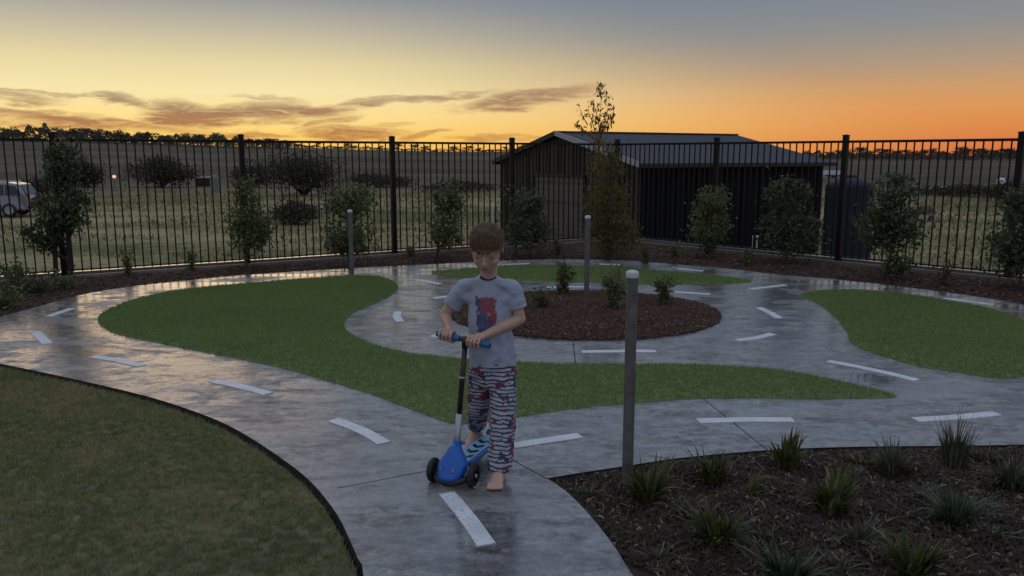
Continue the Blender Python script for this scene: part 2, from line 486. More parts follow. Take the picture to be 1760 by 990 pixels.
M['pvc'] = simple('white_pvc', (.62, .64, .66), .4, .05, 6)


# ------------------------------------------------------------------ fence lines (on the ground)
def line_at(A, B, px):
    """point of line AB in the vertical plane through the camera and photo column px (at the horizon)"""
    d = ray(px, 300); n = Vector((d.y, -d.x)); a = A.xy; b = B.xy
    t = -(n.dot(a)) / n.dot(b - a); p = a + (b - a) * t
    return Vector((p.x, p.y, 0))

LA, LB = g(24, 484), g(800, 431)
RA, RB = g(1717, 480), g(1410, 449)
def isect(a, b, c, d):
    r = (b - a).xy; s = (d - c).xy; q = (c - a).xy
    t = (q.x * s.y - q.y * s.x) / (r.x * s.y - r.y * s.x)
    return Vector((a.x + r.x * t, a.y + r.y * t, 0))
CORNER = isect(LA, LB, RA, RB)
LDIR = (LA - LB).normalized(); RDIR = (RA - RB).normalized()        # both run away from the corner
def out_n(d):
    n = Vector((-d.y, d.x, 0)); return n if n.y > 0 else -n
LN, RN = out_n(LDIR), out_n(RDIR)
def beyond(x, y):
    p = Vector((x, y, 0)) - CORNER
    return max(p.dot(LN), p.dot(RN))


def sstep(a, b, x):
    t = min(1, max(0, (x - a) / (b - a))); return t * t * (3 - 2 * t)


def ridge_h(az):      # how high the far rise stands, by bearing in degrees
    return 3.2 + 4.6 * (1 - sstep(-34, -2, az)) - 3.0 * sstep(4, 26, az)


def terrain_z(x, y):
    b = beyond(x, y); r = math.hypot(x, y)
    z = -0.16 - 1.34 * sstep(0.5, 11, b)
    if b > 0.5:
        az = math.degrees(math.atan2(x, y)); back = sstep(100, 150, abs(az))
        z += (ridge_h(az) + 1.2) * sstep(70, 380, r) * (1 - back)
        z += mnoise.noise(Vector((x * .03, y * .03, 1.7))) * .5 * sstep(25, 90, r)
        z += mnoise.noise(Vector((x * .4, y * .4, 5.7))) * .05 * sstep(1, 8, b)
        z -= 3.0 * sstep(420, 900, r)
    return z


def build_terrain():
    rr = [0.0] + list(np.geomspace(2, 60, 70)) + list(np.geomspace(62, 4500, 60))
    na = 240; V = [(0, 0, terrain_z(0, 0))]; F = []
    for r in rr[1:]:
        for k in range(na):
            a = 2 * math.pi * k / na; x, y = r * math.sin(a), r * math.cos(a); V.append((x, y, terrain_z(x, y)))
    for k in range(na): F.append((0, 1 + (k + 1) % na, 1 + k))
    for i in range(len(rr) - 2):
        a = 1 + i * na; b = a + na
        for k in range(na):
            j = (k + 1) % na; F.append((a + k, a + j, b + j, b + k))
    me = bpy.data.meshes.new('terrain'); me.from_pydata(V, [], F); me.update()
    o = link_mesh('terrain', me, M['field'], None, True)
    tag(o, 'rough dry paddock sloping away beyond the black fence to a low dark rise', 'field', kind='structure')
build_terrain()

# ------------------------------------------------------------------ path, lawns, beds (outlines on level ground)
def G(pts): return [g(a, b) for a, b in pts]

far_edge = [(0, 545), (35, 535), (70, 526), (110, 514), (152, 504), (200, 496), (260, 488), (330, 481), (400, 474), (500, 467), (600, 461),
            (675, 457), (740, 454), (800, 451), (860, 448), (930, 446), (1000, 446), (1080, 448), (1160, 454), (1263, 463), (1331, 471),
            (1435, 480), (1538, 491), (1640, 504), (1709, 514), (1760, 524), (1850, 545), (1950, 580), (2020, 640), (2010, 700), (1940, 740), (1850, 758)]
bed_top = [(1760, 764), (1640, 766), (1520, 767), (1420, 769), (1330, 773), (1250, 779), (1160, 788), (1080, 800), (1000, 812), (940, 822)]
bed_low = [(955, 831), (975, 846), (1000, 870), (1030, 905), (1060, 945), (1085, 985)]
lawn_edge = [(625, 990), (615, 960), (600, 925), (580, 885), (550, 845), (520, 815), (480, 785), (430, 752), (380, 725), (320, 702),
             (260, 683), (200, 668), (130, 652), (60, 637), (0, 625)]
c_far = catmull(G(far_edge), per=3); c_top = catmull(G(bed_top), per=3)
c_low = catmull(G(bed_low) + [Vector((.62, 2.1, 0)), Vector((.78, 1.2, 0)), Vector((.85, -.8, 0))], per=3)
c_lawn = catmull([Vector((-.22, -.8, 0)), Vector((-.28, 1.2, 0)), Vector((-.42, 2.1, 0))] + G(lawn_edge), per=3)
c_left = catmull(G([(0, 625), (-50, 606), (-70, 585), (-50, 563), (0, 545)]), per=4)
outer = c_far + c_top + c_low + c_lawn + c_left[1:-1]


def dedupe(poly, eps=0.01):
    out = []
    for p in poly:
        if not out or (p - out[-1]).length > eps: out.append(p)
    if (out[0] - out[-1]).length < eps: out.pop()
    return out
outer = dedupe(outer)

path = pad('path', outer, 0.0, 0.0, M['concrete'], step=0.35, depth=0.14, skirt=M['soil'])
tag(path, 'wet grey concrete scooter track looping round the lawns', 'path', kind='structure')

# saw-cut control joints
def cut_joints(obj, joints):
    cb = MB()
    for (a, b) in joints:
        A, B = g(*a), g(*b); d = (B - A); L = d.length; ang = math.atan2(d.y, d.x)
        cb.box((A + B) / 2 + Vector((0, 0, 0.0)), (L / 2, .0035, .010), Matrix.Rotation(ang, 3, 'Z'))
    c = cb.build('joint_cutter', M['soil'])
    md = obj.modifiers.new('cut', 'BOOLEAN'); md.operation = 'DIFFERENCE'; md.object = c; md.solver = 'EXACT'
    dg = bpy.context.evaluated_depsgraph_get(); me = bpy.data.meshes.new_from_object(obj.evaluated_get(dg))
    if len(me.polygons) > 100:
        obj.modifiers.clear(); obj.data = me
    else: obj.modifiers.clear()
    bpy.data.objects.remove(c)
cut_joints(path, [((872, 786), (942, 824)), ((1206, 683), (1322, 776)), ((580, 839), (752, 806)), ((984, 580), (990, 630))])

turf = {}
big = [(168, 550), (178, 538), (200, 527), (240, 513), (300, 501), (360, 494), (420, 489), (500, 482), (560, 478), (604, 475), (640, 475),
       (666, 480), (681, 488), (684, 496), (676, 505), (655, 517), (630, 528), (608, 538), (595, 550), (592, 561), (600, 573), (625, 586),
       (660, 598), (700, 607), (760, 615), (830, 620), (890, 623), (960, 626), (1050, 627), (1150, 627), (1250, 630), (1330, 636), (1400, 647),
       (1460, 660), (1510, 672), (1542, 682), (1500, 685), (1400, 686), (1300, 684), (1230, 685), (1150, 688), (1080, 694), (1000, 701), (930, 711),
       (870, 719), (820, 726), (785, 729), (755, 721), (690, 697), (620, 672), (540, 648), (450, 625), (360, 607), (280, 591), (220, 579), (185, 567)]
farl = [(742, 468), (800, 463), (870, 458), (960, 457), (1060, 461), (1150, 467), (1230, 475), (1292, 484), (1240, 488), (1150, 489), (1050, 487),
        (950, 484), (870, 482), (800, 478), (762, 473)]
rightl = [(1376, 508), (1400, 502), (1450, 499), (1500, 502), (1560, 508), (1640, 520), (1700, 531), (1745, 546), (1800, 570), (1830, 600), (1810, 630),
          (1765, 645), (1720, 650), (1640, 640), (1560, 625), (1490, 603), (1462, 588), (1455, 570), (1440, 550), (1410, 525)]
circ_c = (g(1010, 502) + g(1010, 585)) / 2
ra = (g(1010, 502) - g(1010, 585)).length / 2; cl = g(768, 541); cr = g(1249, 548); rb = (cr.x - cl.x) / 2; cxm = (cr.x + cl.x) / 2
circle = [Vector((cxm + rb * math.cos(t) * (1 + .012 * math.sin(3 * t)), circ_c.y + ra * math.sin(t), 0)) for t in np.linspace(0, 2 * math.pi, 64, endpoint=False)]
P_big = dedupe(catmull(G(big), True, 3)); P_far = dedupe(catmull(G(farl), True, 3)); P_right = dedupe(catmull(G(rightl), True, 3))

for nm, poly, lab in (('lawn_middle', P_big, 'smooth green boomerang-shaped lawn behind the child, ringed by the track'),
                      ('lawn_far', P_far, 'thin green sliver of lawn beyond the mulch circle'),
                      ('lawn_side', P_right, 'rounded green lawn inside the track beside the fence corner')):
    o = pad(nm, poly, 0.004, 0.014, M['turf_soil'], step=.14, soft=.05, bump=.008, depth=.02)
    tag(o, lab, 'lawn', kind='structure'); turf[nm] = o
o = pad('mulch_circle', circle, 0.004, 0.05, M['mulch'], step=.12, soft=.3, bump=.02, depth=.02)
tag(o, 'round bed of brown bark mulch in the middle of the track', 'garden bed', kind='structure')

# front lawn (a little lower than the slab, trimmed back to a dark gap)
fl = c_lawn[3:]; inset = []
for i, p in enumerate(fl):
    t = (fl[min(i + 1, len(fl) - 1)] - fl[max(i - 1, 0)]).normalized(); n = Vector((-t.y, t.x, 0))
    w = .020 + .012 * mnoise.noise(Vector((i * .8, 0, 0)))
    inset.append(p + n * w)
front_poly = dedupe(inset + [Vector((-4.9, 5.6, 0)), Vector((-6.5, 3.0, 0)), Vector((-4.5, .4, 0)), Vector((-.7, .4, 0))])
front_poly = front_poly if True else front_poly
o = pad('lawn_front', front_poly, -0.030, 0.022, M['thatch'], step=.07, soft=.12, bump=.014, depth=.03, bfreq=9.0)
tag(o, 'worn patchy couch lawn in the near corner before the track', 'lawn', kind='structure')
# soil under the lot
gl = CORNER + LDIR * 13 - LN * 0.22; gr = CORNER + RDIR * 11 - RN * 0.22; gc = CORNER - LN * .22 - RN * .22
soil_poly = [gc, gr, Vector((gr.x + 1, -1.2, 0)), Vector((gl.x - 1, -1.2, 0)), gl]
me = bpy.data.meshes.new('soil'); me.from_pydata([(p.x, p.y, -.075) for p in soil_poly], [], [tuple(range(len(soil_poly)))]); me.update()
o = link_mesh('soil', me, M['soil']); tag(o, 'bare dark soil under the garden', 'soil', kind='structure')

# planting bed along the fence
bed_back = dedupe(c_far[:-12][::1])
fence_bed = [p.copy() for p in c_far if -7.4 < p.x < 8.4]
eb = 0.05
fb = dedupe([Vector((p.x, p.y, 0)) for p in fence_bed]) + [CORNER + RDIR * 8.3 - RN * eb, CORNER - LN * eb - RN * eb * .9, CORNER + LDIR * 11.8 - LN * eb]
o = pad('fence_bed', fb, -0.02, 0.07, M['mulch'], step=.16, soft=.4, bump=.05, depth=.05)
tag(o, 'bark mulch bed between the track and the black fence', 'garden bed', kind='structure')
near_bed = dedupe(c_top + c_low[1:] + [Vector((3.2, -.8, 0)), Vector((4.6, 1.5, 0)), Vector((5.0, 3.6, 0)), g(1850, 758)])
o = pad('near_bed', near_bed, -0.03, 0.03, M['mulch'], step=.07, soft=.2, bump=.06, bfreq=5.0, depth=.04)
tag(o, 'bark mulch bed of strappy plants in the near corner', 'garden bed', kind='structure')

# painted dashes
DASH = [((84, 544), (125, 530)), ((60, 571), (82, 591)), ((160, 613), (204, 620), (244, 629)), ((367, 655), (415, 665), (461, 677)),
        ((573, 722), (621, 740), (660, 762)), ((768, 848), (803, 890), (836, 937)), ((866, 769), (930, 759), (997, 749)),
        ((1200, 724), (1280, 722), (1363, 722)), ((1573, 722), (1640, 718), (1713, 711)), ((1423, 621), (1500, 636), (1576, 654)),
        ((1000, 605), (1064, 604), (1127, 604)), ((1267, 585), (1300, 581), (1328, 574)), ((1304, 529), (1322, 537), (1339, 547)),
        ((1290, 497), (1350, 490)), ((1160, 502), (1220, 506)), ((940, 494), (1015, 493)), ((713, 481), (757, 488)), ((745, 513), (800, 506)),
        ((684, 536), (682, 544), (688, 553)), ((742, 577), (800, 585)), ((1622, 513), (1707, 524)), ((1030, 454), (1066, 455)), ((1165, 462), (1208, 466)),
        ((870, 455), (910, 453))]
for pts in DASH:
    c = catmull([g(*p) for p in pts], per=4); w = .040; top, V, F = .0045, [], []
    for i, p in enumerate(c):
        t = (c[min(i + 1, len(c) - 1)] - c[max(i - 1, 0)]).normalized(); n = Vector((-t.y, t.x, 0))
        jw = w * (1 + .05 * mnoise.noise(p * 9))
        V += [(p.x + n.x * jw, p.y + n.y * jw, top), (p.x - n.x * jw, p.y - n.y * jw, top), (p.x + n.x * jw, p.y + n.y * jw, -.002), (p.x - n.x * jw, p.y - n.y * jw, -.002)]
    for i in range(len(c) - 1):
        a, b = 4 * i, 4 * i + 4
        F += [(a, a + 1, b + 1, b), (a, b, b + 2, a + 2), (a + 1, a + 3, b + 3, b + 1)]
    F += [(0, 2, 3, 1), (len(V) - 4, len(V) - 3, len(V) - 1, len(V) - 2)]
    me = bpy.data.meshes.new('painted_dash'); me.from_pydata(V, [], F); me.update()
    link_mesh('painted_dash', me, M['paint'], path)

# ------------------------------------------------------------------ grass and mulch (uncountable: one object each)
def surf_z(obj):
    from mathutils.bvhtree import BVHTree
    return BVHTree.FromPolygons([v.co for v in obj.data.vertices], [tuple(p.vertices) for p in obj.data.polygons])


def drop(bvh, xy):
    z = np.zeros(len(xy))
    for i, (x, y) in enumerate(xy):
        h = bvh.ray_cast(Vector((x, y, 2)), Vector((0, 0, -1)))
        z[i] = h[0].z if h[0] is not None else 0
    return z


def nz(q, s, seed): return np.array([mnoise.fractal(Vector((x * s, y * s, seed)), 1.0, 2.0, 3) for x, y in q])


def blades(name, poly, base, n, hmin, hmax, w, mat, label, rng, brown=None, weight=None, lean=.55):
    q = sample_in(poly, n, rng, weight); z = drop(surf_z(base), q); n = len(q)
    ang = rng.random(n) * 2 * math.pi; h = hmin + (hmax - hmin) * rng.random(n) ** 1.4
    la = rng.random(n) * 2 * math.pi; ll = h * lean * rng.random(n)
    dist = np.hypot(q[:, 0], q[:, 1]); ww = w * (0.7 + .6 * rng.random(n)) * np.clip(dist / 4.5, .8, 2.2)
    p = np.column_stack([q, z - .003]); ox = np.column_stack([np.cos(ang) * ww, np.sin(ang) * ww, np.zeros(n)])
    tip = p + np.column_stack([np.cos(la) * ll, np.sin(la) * ll, h])
    V = np.empty((n * 3, 3)); V[0::3] = p - ox; V[1::3] = p + ox; V[2::3] = tip
    me = mesh_np(name, V, np.arange(n * 3).reshape(-1, 3))
    tint = np.clip(rng.random(n) * .62 + .16 * nz(q, 1.1, 21) + .10 * nz(q, 5.0, 23) + .05, 0, .73)
    if brown is not None:
        b = brown(q); m = rng.random(n) < b; tint[m] = .76 + .24 * rng.random(m.sum())
    fattr(me, 'tint', np.repeat(tint, 3))
    o = link_mesh(name, me, mat); tag(o, label, 'grass', kind='stuff'); return o


rng = np.random.default_rng(3)
blades('grass', P_big, turf['lawn_middle'], 120000, .016, .034, .0022, M['grass_in'], 'short dense green grass of the boomerang-shaped lawn', rng,
       lambda q: np.clip(.06 + .10 * nz(q, 1.2, 2), 0, .3))
blades('grass', P_far, turf['lawn_far'], 22000, .016, .034, .0025, M['grass_in'], 'short green grass of the sliver of lawn beyond the mulch circle', rng,
       lambda q: np.clip(.10 + .10 * nz(q, 1.2, 5), 0, .3))
blades('grass', P_right, turf['lawn_side'], 42000, .016, .034, .0025, M['grass_in'], 'short green grass of the rounded lawn near the fence corner', rng,
       lambda q: np.clip(.16 + .15 * nz(q, 1.2, 9), 0, .4))
fvis = dedupe([p for p in inset] + [Vector((-4.4, 5.3, 0)), Vector((-3.4, 3.0, 0)), Vector((-2.2, 2.0, 0)), Vector((-.7, 1.9, 0))])
blades('grass', fvis, bpy.data.objects['lawn_front'], 300000, .008, .034, .0017, M['grass_out'], 'worn brown and green couch grass of the near lawn', rng,
       lambda q: np.clip(.50 + .75 * nz(q, 1.8, 4) + .8 * nz(q, 22, 8), .02, .97),
       weight=lambda q: np.clip(.62 + 1.2 * nz(q, 24, 6), .06, 1), lean=1.2)


def chips(name, poly, base, n, size, label, rng, seed, mat=None):
    q = sample_in(poly, n, rng); z = drop(surf_z(base), q); n = len(q)
    L = size * (.4 + .9 * rng.random(n) ** 1.5); W = L * (.13 + .22 * rng.random(n)); T = .003 + .005 * rng.random(n)
    yaw = rng.random(n) * 2 * math.pi; tl = (rng.random(n) - .5) * .9
    ux = np.column_stack([np.cos(yaw) * np.cos(tl), np.sin(yaw) * np.cos(tl), np.sin(tl)])
    uy = np.column_stack([-np.sin(yaw), np.cos(yaw), (rng.random(n) - .5) * .8])
    c = np.column_stack([q, z + .004 + .010 * rng.random(n)])
    up = np.column_stack([np.zeros(n), np.zeros(n), T])
    a = ux * L[:, None] * .5; b = uy * W[:, None] * .5
    V = np.empty((n * 5, 3)); V[0::5] = c - a - b * .6; V[1::5] = c + a * .8 - b; V[2::5] = c + a + b * .7; V[3::5] = c - a * .9 + b; V[4::5] = c + up * 2.2 + a * .1
    i = np.arange(n)[:, None] * 5
    F = np.concatenate([i + np.array([[0, 1, 4]]), i + np.array([[1, 2, 4]]), i + np.array([[2, 3, 4]]), i + np.array([[3, 0, 4]])])
    me = mesh_np(name, V, F)
    t = rng.random(n); t = np.where(t < .93, t * .75 / .93, .76 + rng.random(n) * .24)
    fattr(me, 'tint', np.repeat(t, 5))
    o = link_mesh(name, me, mat or M['chip']); tag(o, label, 'mulch', kind='stuff'); return o
chips('mulch', circle, bpy.data.objects['mulch_circle'], 24000, .040, 'brown bark chips filling the round bed', rng, 1)
nbv = dedupe(c_top + c_low[1:-12] + [Vector((1.3, 1.7, 0)), Vector((3.4, 2.2, 0)), Vector((4.2, 3.6, 0)), g(1800, 763)])
chips('mulch', nbv, bpy.data.objects['near_bed'], 48000, .036, 'dark bark chips and litter of the near bed', rng, 2, M['chip_dark'])
def litter():
    n = 1500; q = sample_in(nbv, n, rng); z = drop(surf_z(bpy.data.objects['near_bed']), q); V, F, T = [], [], []
    for (x, y), zz in zip(q, z):
        a = rng.random() * 6.28; L = .03 + .09 * rng.random() ** 2; k = (rng.random() - .5) * 1.5; w = .0012 + .0014 * rng.random(); b0 = len(V)
        for i in range(4):
            u = i / 3; aa = a + k * u; c = (x + math.cos(aa) * L * u, y + math.sin(aa) * L * u, zz + .014 + .012 * math.sin(u * 3.1)); sx, sy = -math.sin(aa) * w, math.cos(aa) * w
            V += [(c[0] - sx, c[1] - sy, c[2]), (c[0] + sx, c[1] + sy, c[2] + .001)]
        T += [.55 + .45 * rng.random()] * 8
        for i in range(3): F.append((b0 + 2 * i, b0 + 2 * i + 1, b0 + 2 * i + 3, b0 + 2 * i + 2))
    me = mesh_np('leaf_litter', np.array(V), np.array(F)); fattr(me, 'tint', T)
    tag(link_mesh('leaf_litter', me, M['strap_grey']), 'dry straws and fallen leaves lying on the near bed', 'litter', kind='stuff')
litter()
chips('mulch', fb, bpy.data.objects['fence_bed'], 34000, .06, 'dark bark chips along the foot of the fence', rng, 3)

# ------------------------------------------------------------------ fences
FH = 1.80
def fence(name, d, nrm, cols, label, first):
    root = empty(name, CORNER)
    posts = [CORNER.copy()] + [line_at(CORNER, CORNER + d, c) for c in cols]
    ang = math.atan2(d.y, d.x); rot = Matrix.Rotation(ang, 3, 'Z')
    pm = MB().box((0, 0, FH / 2 + .03), (.036, .036, FH / 2 + .05), rot)
    pm.add([rot @ Vector(p) for p in [(-.041, -.041, FH + .07), (.041, -.041, FH + .07), (.041, .041, FH + .07), (-.041, .041, FH + .07), (-.041, -.041, FH + .083), (.041, -.041, FH + .083), (.041, .041, FH + .083), (-.041, .041, FH + .083), (0, 0, FH + .095)]],
           [(0, 3, 2, 1), (0, 1, 5, 4), (1, 2, 6, 5), (2, 3, 7, 6), (3, 0, 4, 7), (4, 5, 8), (5, 6, 8), (6, 7, 8), (7, 4, 8)])
    pr = pm.build('post', M['fence'], root); pme = pr.data; COL.objects.unlink(pr); bpy.data.objects.remove(pr)
    k = MB().box((0, 0, FH / 2 + .03), (.0085, .0085, FH / 2 - .05), rot).build('picket', M['fence'], root)
    kme = k.data; COL.objects.unlink(k); bpy.data.objects.remove(k)
    for i, p in enumerate(posts):
        if i == 0 and not first: continue
        o = bpy.data.objects.new('post', pme); COL.objects.link(o); o.parent = root; o.location = p - CORNER
    for a, b in zip(posts[:-1], posts[1:]):
        mid = (a + b) / 2 - CORNER; L = (b - a).length; n = max(3, round(L / .108))
        for z, hh in ((FH - .012, .018), (.100, .010)):
            MB().box((mid.x, mid.y, z), (L / 2 - .045, .017, hh), rot).build('rail', M['fence'], root)
        for j in range(1, n):
            p = a.lerp(b, j / n) - CORNER
            o = bpy.data.objects.new('picket', kme); COL.objects.link(o); o.parent = root; o.location = p
    tag(root, label, 'fence')
    # wet concrete strip behind the pickets, edging strip in front
    L = (posts[-1] - CORNER).length
    c = CORNER + d * (L / 2 - .1) + nrm * .17
    o = MB().box((c.x, c.y, -.02), (L / 2 + .2, .115, .088), rot).build('mowing_strip', M['wet_edge'], bevel=.006)
    tag(o, 'wet pale concrete strip along the foot of the ' + ('long left' if first else 'short right') + ' fence run', 'kerb', kind='structure')
    c = CORNER + d * (L / 2 + .15) - nrm * .27
    o = MB().box((c.x, c.y, -.005), (L / 2 - .15, .016, .072), rot).build('garden_edging', M['edging'], bevel=.005)
    tag(o, 'thin raised garden edging in front of the ' + ('long left' if first else 'short right') + ' fence run', 'edging', kind='structure')
    return posts
LP = fence('metal_fence', LDIR, LN, [880, 675, 417, 95, -330], 'black tubular metal fence running from the shed corner to the left edge, before the sunset', True)
RP = fence('metal_fence', RDIR, RN, [1230, 1450, 1750, 2250], 'black tubular metal fence in front of the dark shed, running to the right edge', False)

# ------------------------------------------------------------------ shed beyond the fence
def build_shed():
    P0 = Vector((3.25, 20.2, 0)); ax = Vector((.876, .482, 0)).normalized(); ay = Vector((-ax.y, ax.x, 0))
    L, W = 6.6, 7.5; ze, zr, zb = Q(1100, 280, 20.2).z, Q(968, 229, 23.4).z, -1.60
    rz = math.atan2(ax.y, ax.x); root = empty('shed', (P0.x, P0.y, zb), rz)
    H = ze - zb; RZ = zr - zb
    # local: x along the long wall, y to the left along the gable, z up
    w = MB()
    w.add([(0, 0, 0), (L, 0, 0), (L, W, 0), (0, W, 0), (0, 0, H), (L, 0, H), (L, W, H), (0, W, H), (0, W / 2, RZ - .06), (L, W / 2, RZ - .06)],
          [(0, 1, 5, 4), (2, 3, 7, 6), (1, 2, 6, 9, 5), (0, 4, 8, 7, 3), (0, 3, 2, 1)])
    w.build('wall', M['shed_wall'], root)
    gm = MB(); gm.add([(-.02, 0.02, 0), (-.02, W - .02, 0), (-.02, W - .02, H), (-.02, W / 2, RZ - .1), (-.02, 0.02, H), (-.004, 0.02, 0), (-.004, W - .02, 0), (-.004, W - .02, H), (-.004, W / 2, RZ - .1), (-.004, 0.02, H)],
                      [(0, 1, 2, 3, 4), (0, 4, 9, 5), (4, 3, 8, 9), (3, 2, 7, 8), (2, 1, 6, 7)])
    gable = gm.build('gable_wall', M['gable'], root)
    n = 36
    for i in range(n + 1):
        y = .1 + (W - .2) * i / n; top = H + (RZ - H) * (1 - abs(y - W / 2) / (W / 2)) - .14
        if 2.45 < y < 5.25:
            MB().box((-.036, y, (2.62 + top) / 2), (.016, .035, (top - 2.62) / 2), None).build('cladding_rib', M['gable_dark'], gable)
        else:
            MB().box((-.036, y, top / 2), (.016, .035, top / 2)).build('cladding_rib', M['gable_dark'], gable)
    dr = MB().box((-.03, 3.85, 1.27), (.012, 1.35, 1.27)).build('roller_door', M['roller'], root)
    for i in range(13):
        MB().box((-.05, 3.85, .12 + i * .19), (.014, 1.33, .035)).build('door_slat', M['gable'] if i in (4, 9, 12) else M['roller'], dr)
    for s in (2.46, 5.24): MB().box((-.05, s, 1.31), (.03, .05, 1.31)).build('door_jamb', M['gable_dark'], root)
    MB().box((-.05, 3.85, 2.60), (.03, 1.44, .05)).build('door_header', M['gable_dark'], root)
    # long wall ribs
    for i in range(20):
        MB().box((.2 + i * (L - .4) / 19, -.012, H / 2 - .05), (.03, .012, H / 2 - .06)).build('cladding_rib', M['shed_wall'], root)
    ov = .18
    for side in (0, 1):
        rise = RZ - H; hw = W / 2; sl = rise / hw
        def pt(x, s, dz=0):       # s: 0 at ridge .. 1 at eave incl. overhang
            yy = hw - (hw + ov) * s if side == 0 else hw + (hw + ov) * s
            return (x, yy, RZ - sl * (hw + ov) * s + dz)
        rm = MB(); x0, x1 = -.22, L + .22
        rm.add([pt(x0, 0), pt(x1, 0), pt(x1, 1), pt(x0, 1), pt(x0, 0, .03), pt(x1, 0, .03), pt(x1, 1, .03), pt(x0, 1, .03)],
               [(0, 1, 2, 3), (4, 7, 6, 5), (0, 3, 7, 4), (1, 5, 6, 2), (2, 6, 7, 3), (0, 4, 5, 1)])
        roof = rm.build('roof', M['shed_roof'], root)
        for i in range(30):
            x = x0 + .1 + i * (x1 - x0 - .2) / 29
            MB().add([pt(x - .025, .02, .031), pt(x + .025, .02, .031), pt(x + .025, .99, .031), pt(x - .025, .99, .031), pt(x - .012, .02, .042), pt(x + .012, .02, .042), pt(x + .012, .99, .042), pt(x - .012, .99, .042)],
                     [(4, 7, 6, 5), (0, 3, 7, 4), (1, 5, 6, 2), (3, 2, 6, 7), (0, 4, 5, 1)]).build('roof_rib', M['shed_roof'], roof)
        b = MB(); b.add([pt(x0 - .03, 0, -.07), pt(x0 - .03, 1, -.07), pt(x0 - .03, 1, .07), pt(x0 - .03, 0, .07), pt(x0 - .002, 0, -.07), pt(x0 - .002, 1, -.07), pt(x0 - .002, 1, .07), pt(x0 - .002, 0, .07)],
                       [(0, 1, 2, 3), (4, 7, 6, 5), (3, 2, 6, 7), (0, 4, 5, 1), (1, 5, 6, 2), (0, 3, 7, 4)])
        b.build('barge_board', M['trim'] if side == 0 else M['gable_dark'], roof)
        ey = -ov - .05 if side == 0 else W + ov + .05
        MB().box((L / 2, ey, RZ - sl * (hw + ov) - .03), (L / 2 + .2, .05, .05)).build('gutter', M['gable_dark'], roof)
    MB().box((L / 2, W / 2, RZ + .045), (L / 2 + .2, .11, .02)).build('ridge_cap', M['shed_roof'], root)
    tag(root, 'dark gabled metal shed with a ribbed roof standing beyond the fence corner', 'shed')
build_shed()


# ------------------------------------------------------------------ foliage makers
def leaf_cloud(P, L, W, rng, droop=.3, dirs=None):
    """diamond leaves at points P"""
    n = len(P); d = rng.normal(size=(n, 3)) if dirs is None else dirs + rng.normal(size=(n, 3)) * .5
    d[:, 2] -= droop; d /= np.linalg.norm(d, axis=1)[:, None] + 1e-9
    s = np.cross(d, rng.normal(size=(n, 3))); s /= np.linalg.norm(s, axis=1)[:, None] + 1e-9
    l = L * (.6 + .8 * rng.random(n))[:, None]; w = W * (.6 + .8 * rng.random(n))[:, None]
    nn = np.cross(d, s)
    V = np.empty((n * 4, 3)); V[0::4] = P - d * l * .5; V[1::4] = P + s * w * .5 + nn * w * .15; V[2::4] = P + d * l * .5; V[3::4] = P - s * w * .5 + nn * w * .15
    return V, np.arange(n * 4).reshape(-1, 4)


def build_leaves(name, P, L, W, mat, parent, rng, droop=.3, dirs=None, tint=None):
    V, F = leaf_cloud(np.asarray(P), L, W, rng, droop, dirs); me = mesh_np(name, V, F)
    t = rng.random(len(P)) if tint is None else tint
    fattr(me, 'tint', np.repeat(np.clip(t, 0, 1), 4)); return link_mesh(name, me, mat, parent)


def crown_points(boxes, D, n, rng, clumps=26, spread=.30, fill=.35, z_of=None):
    """clumped points inside screen-measured lobes turned into real ellipsoids at depth D; returns points, clump centres"""
    lob = []
    for (x0, x1, y0, y1) in boxes:
        c = Q((x0 + x1) / 2, (y0 + y1) / 2, D); rx = (x1 - x0) / 2 * mpp(D); rz = (y1 - y0) / 2 * mpp(D)
        lob.append((np.array(c), np.array([rx, min(rx, rz) * .9 + .04, rz])))
    vol = np.array([np.prod(r) ** .75 for _, r in lob]); vol /= vol.sum()
    cc, P = [], []
    for k in range(clumps):
        c, r = lob[rng.choice(len(lob), p=vol)]; v = rng.normal(size=3); v /= np.linalg.norm(v)
        cc.append((c + v * r * (.35 + .6 * rng.random()) * .92, r))
    per = int(n * (1 - fill) / clumps)
    for c, r in cc:
        P.append(c + rng.normal(size=(per, 3)) * np.minimum(r, .32) * spread * (.35 + 1.0 * rng.random()))
    m = int(n * fill); idx = rng.choice(len(lob), m, p=vol); v = rng.normal(size=(m, 3)); v /= np.linalg.norm(v, axis=1)[:, None]
    rad = rng.random(m)[:, None] ** .4
    P.append(np.array([lob[i][0] for i in idx]) + v * rad * np.array([lob[i][1] for i in idx]) * .95)
    return np.concatenate(P), [c for c, _ in cc]


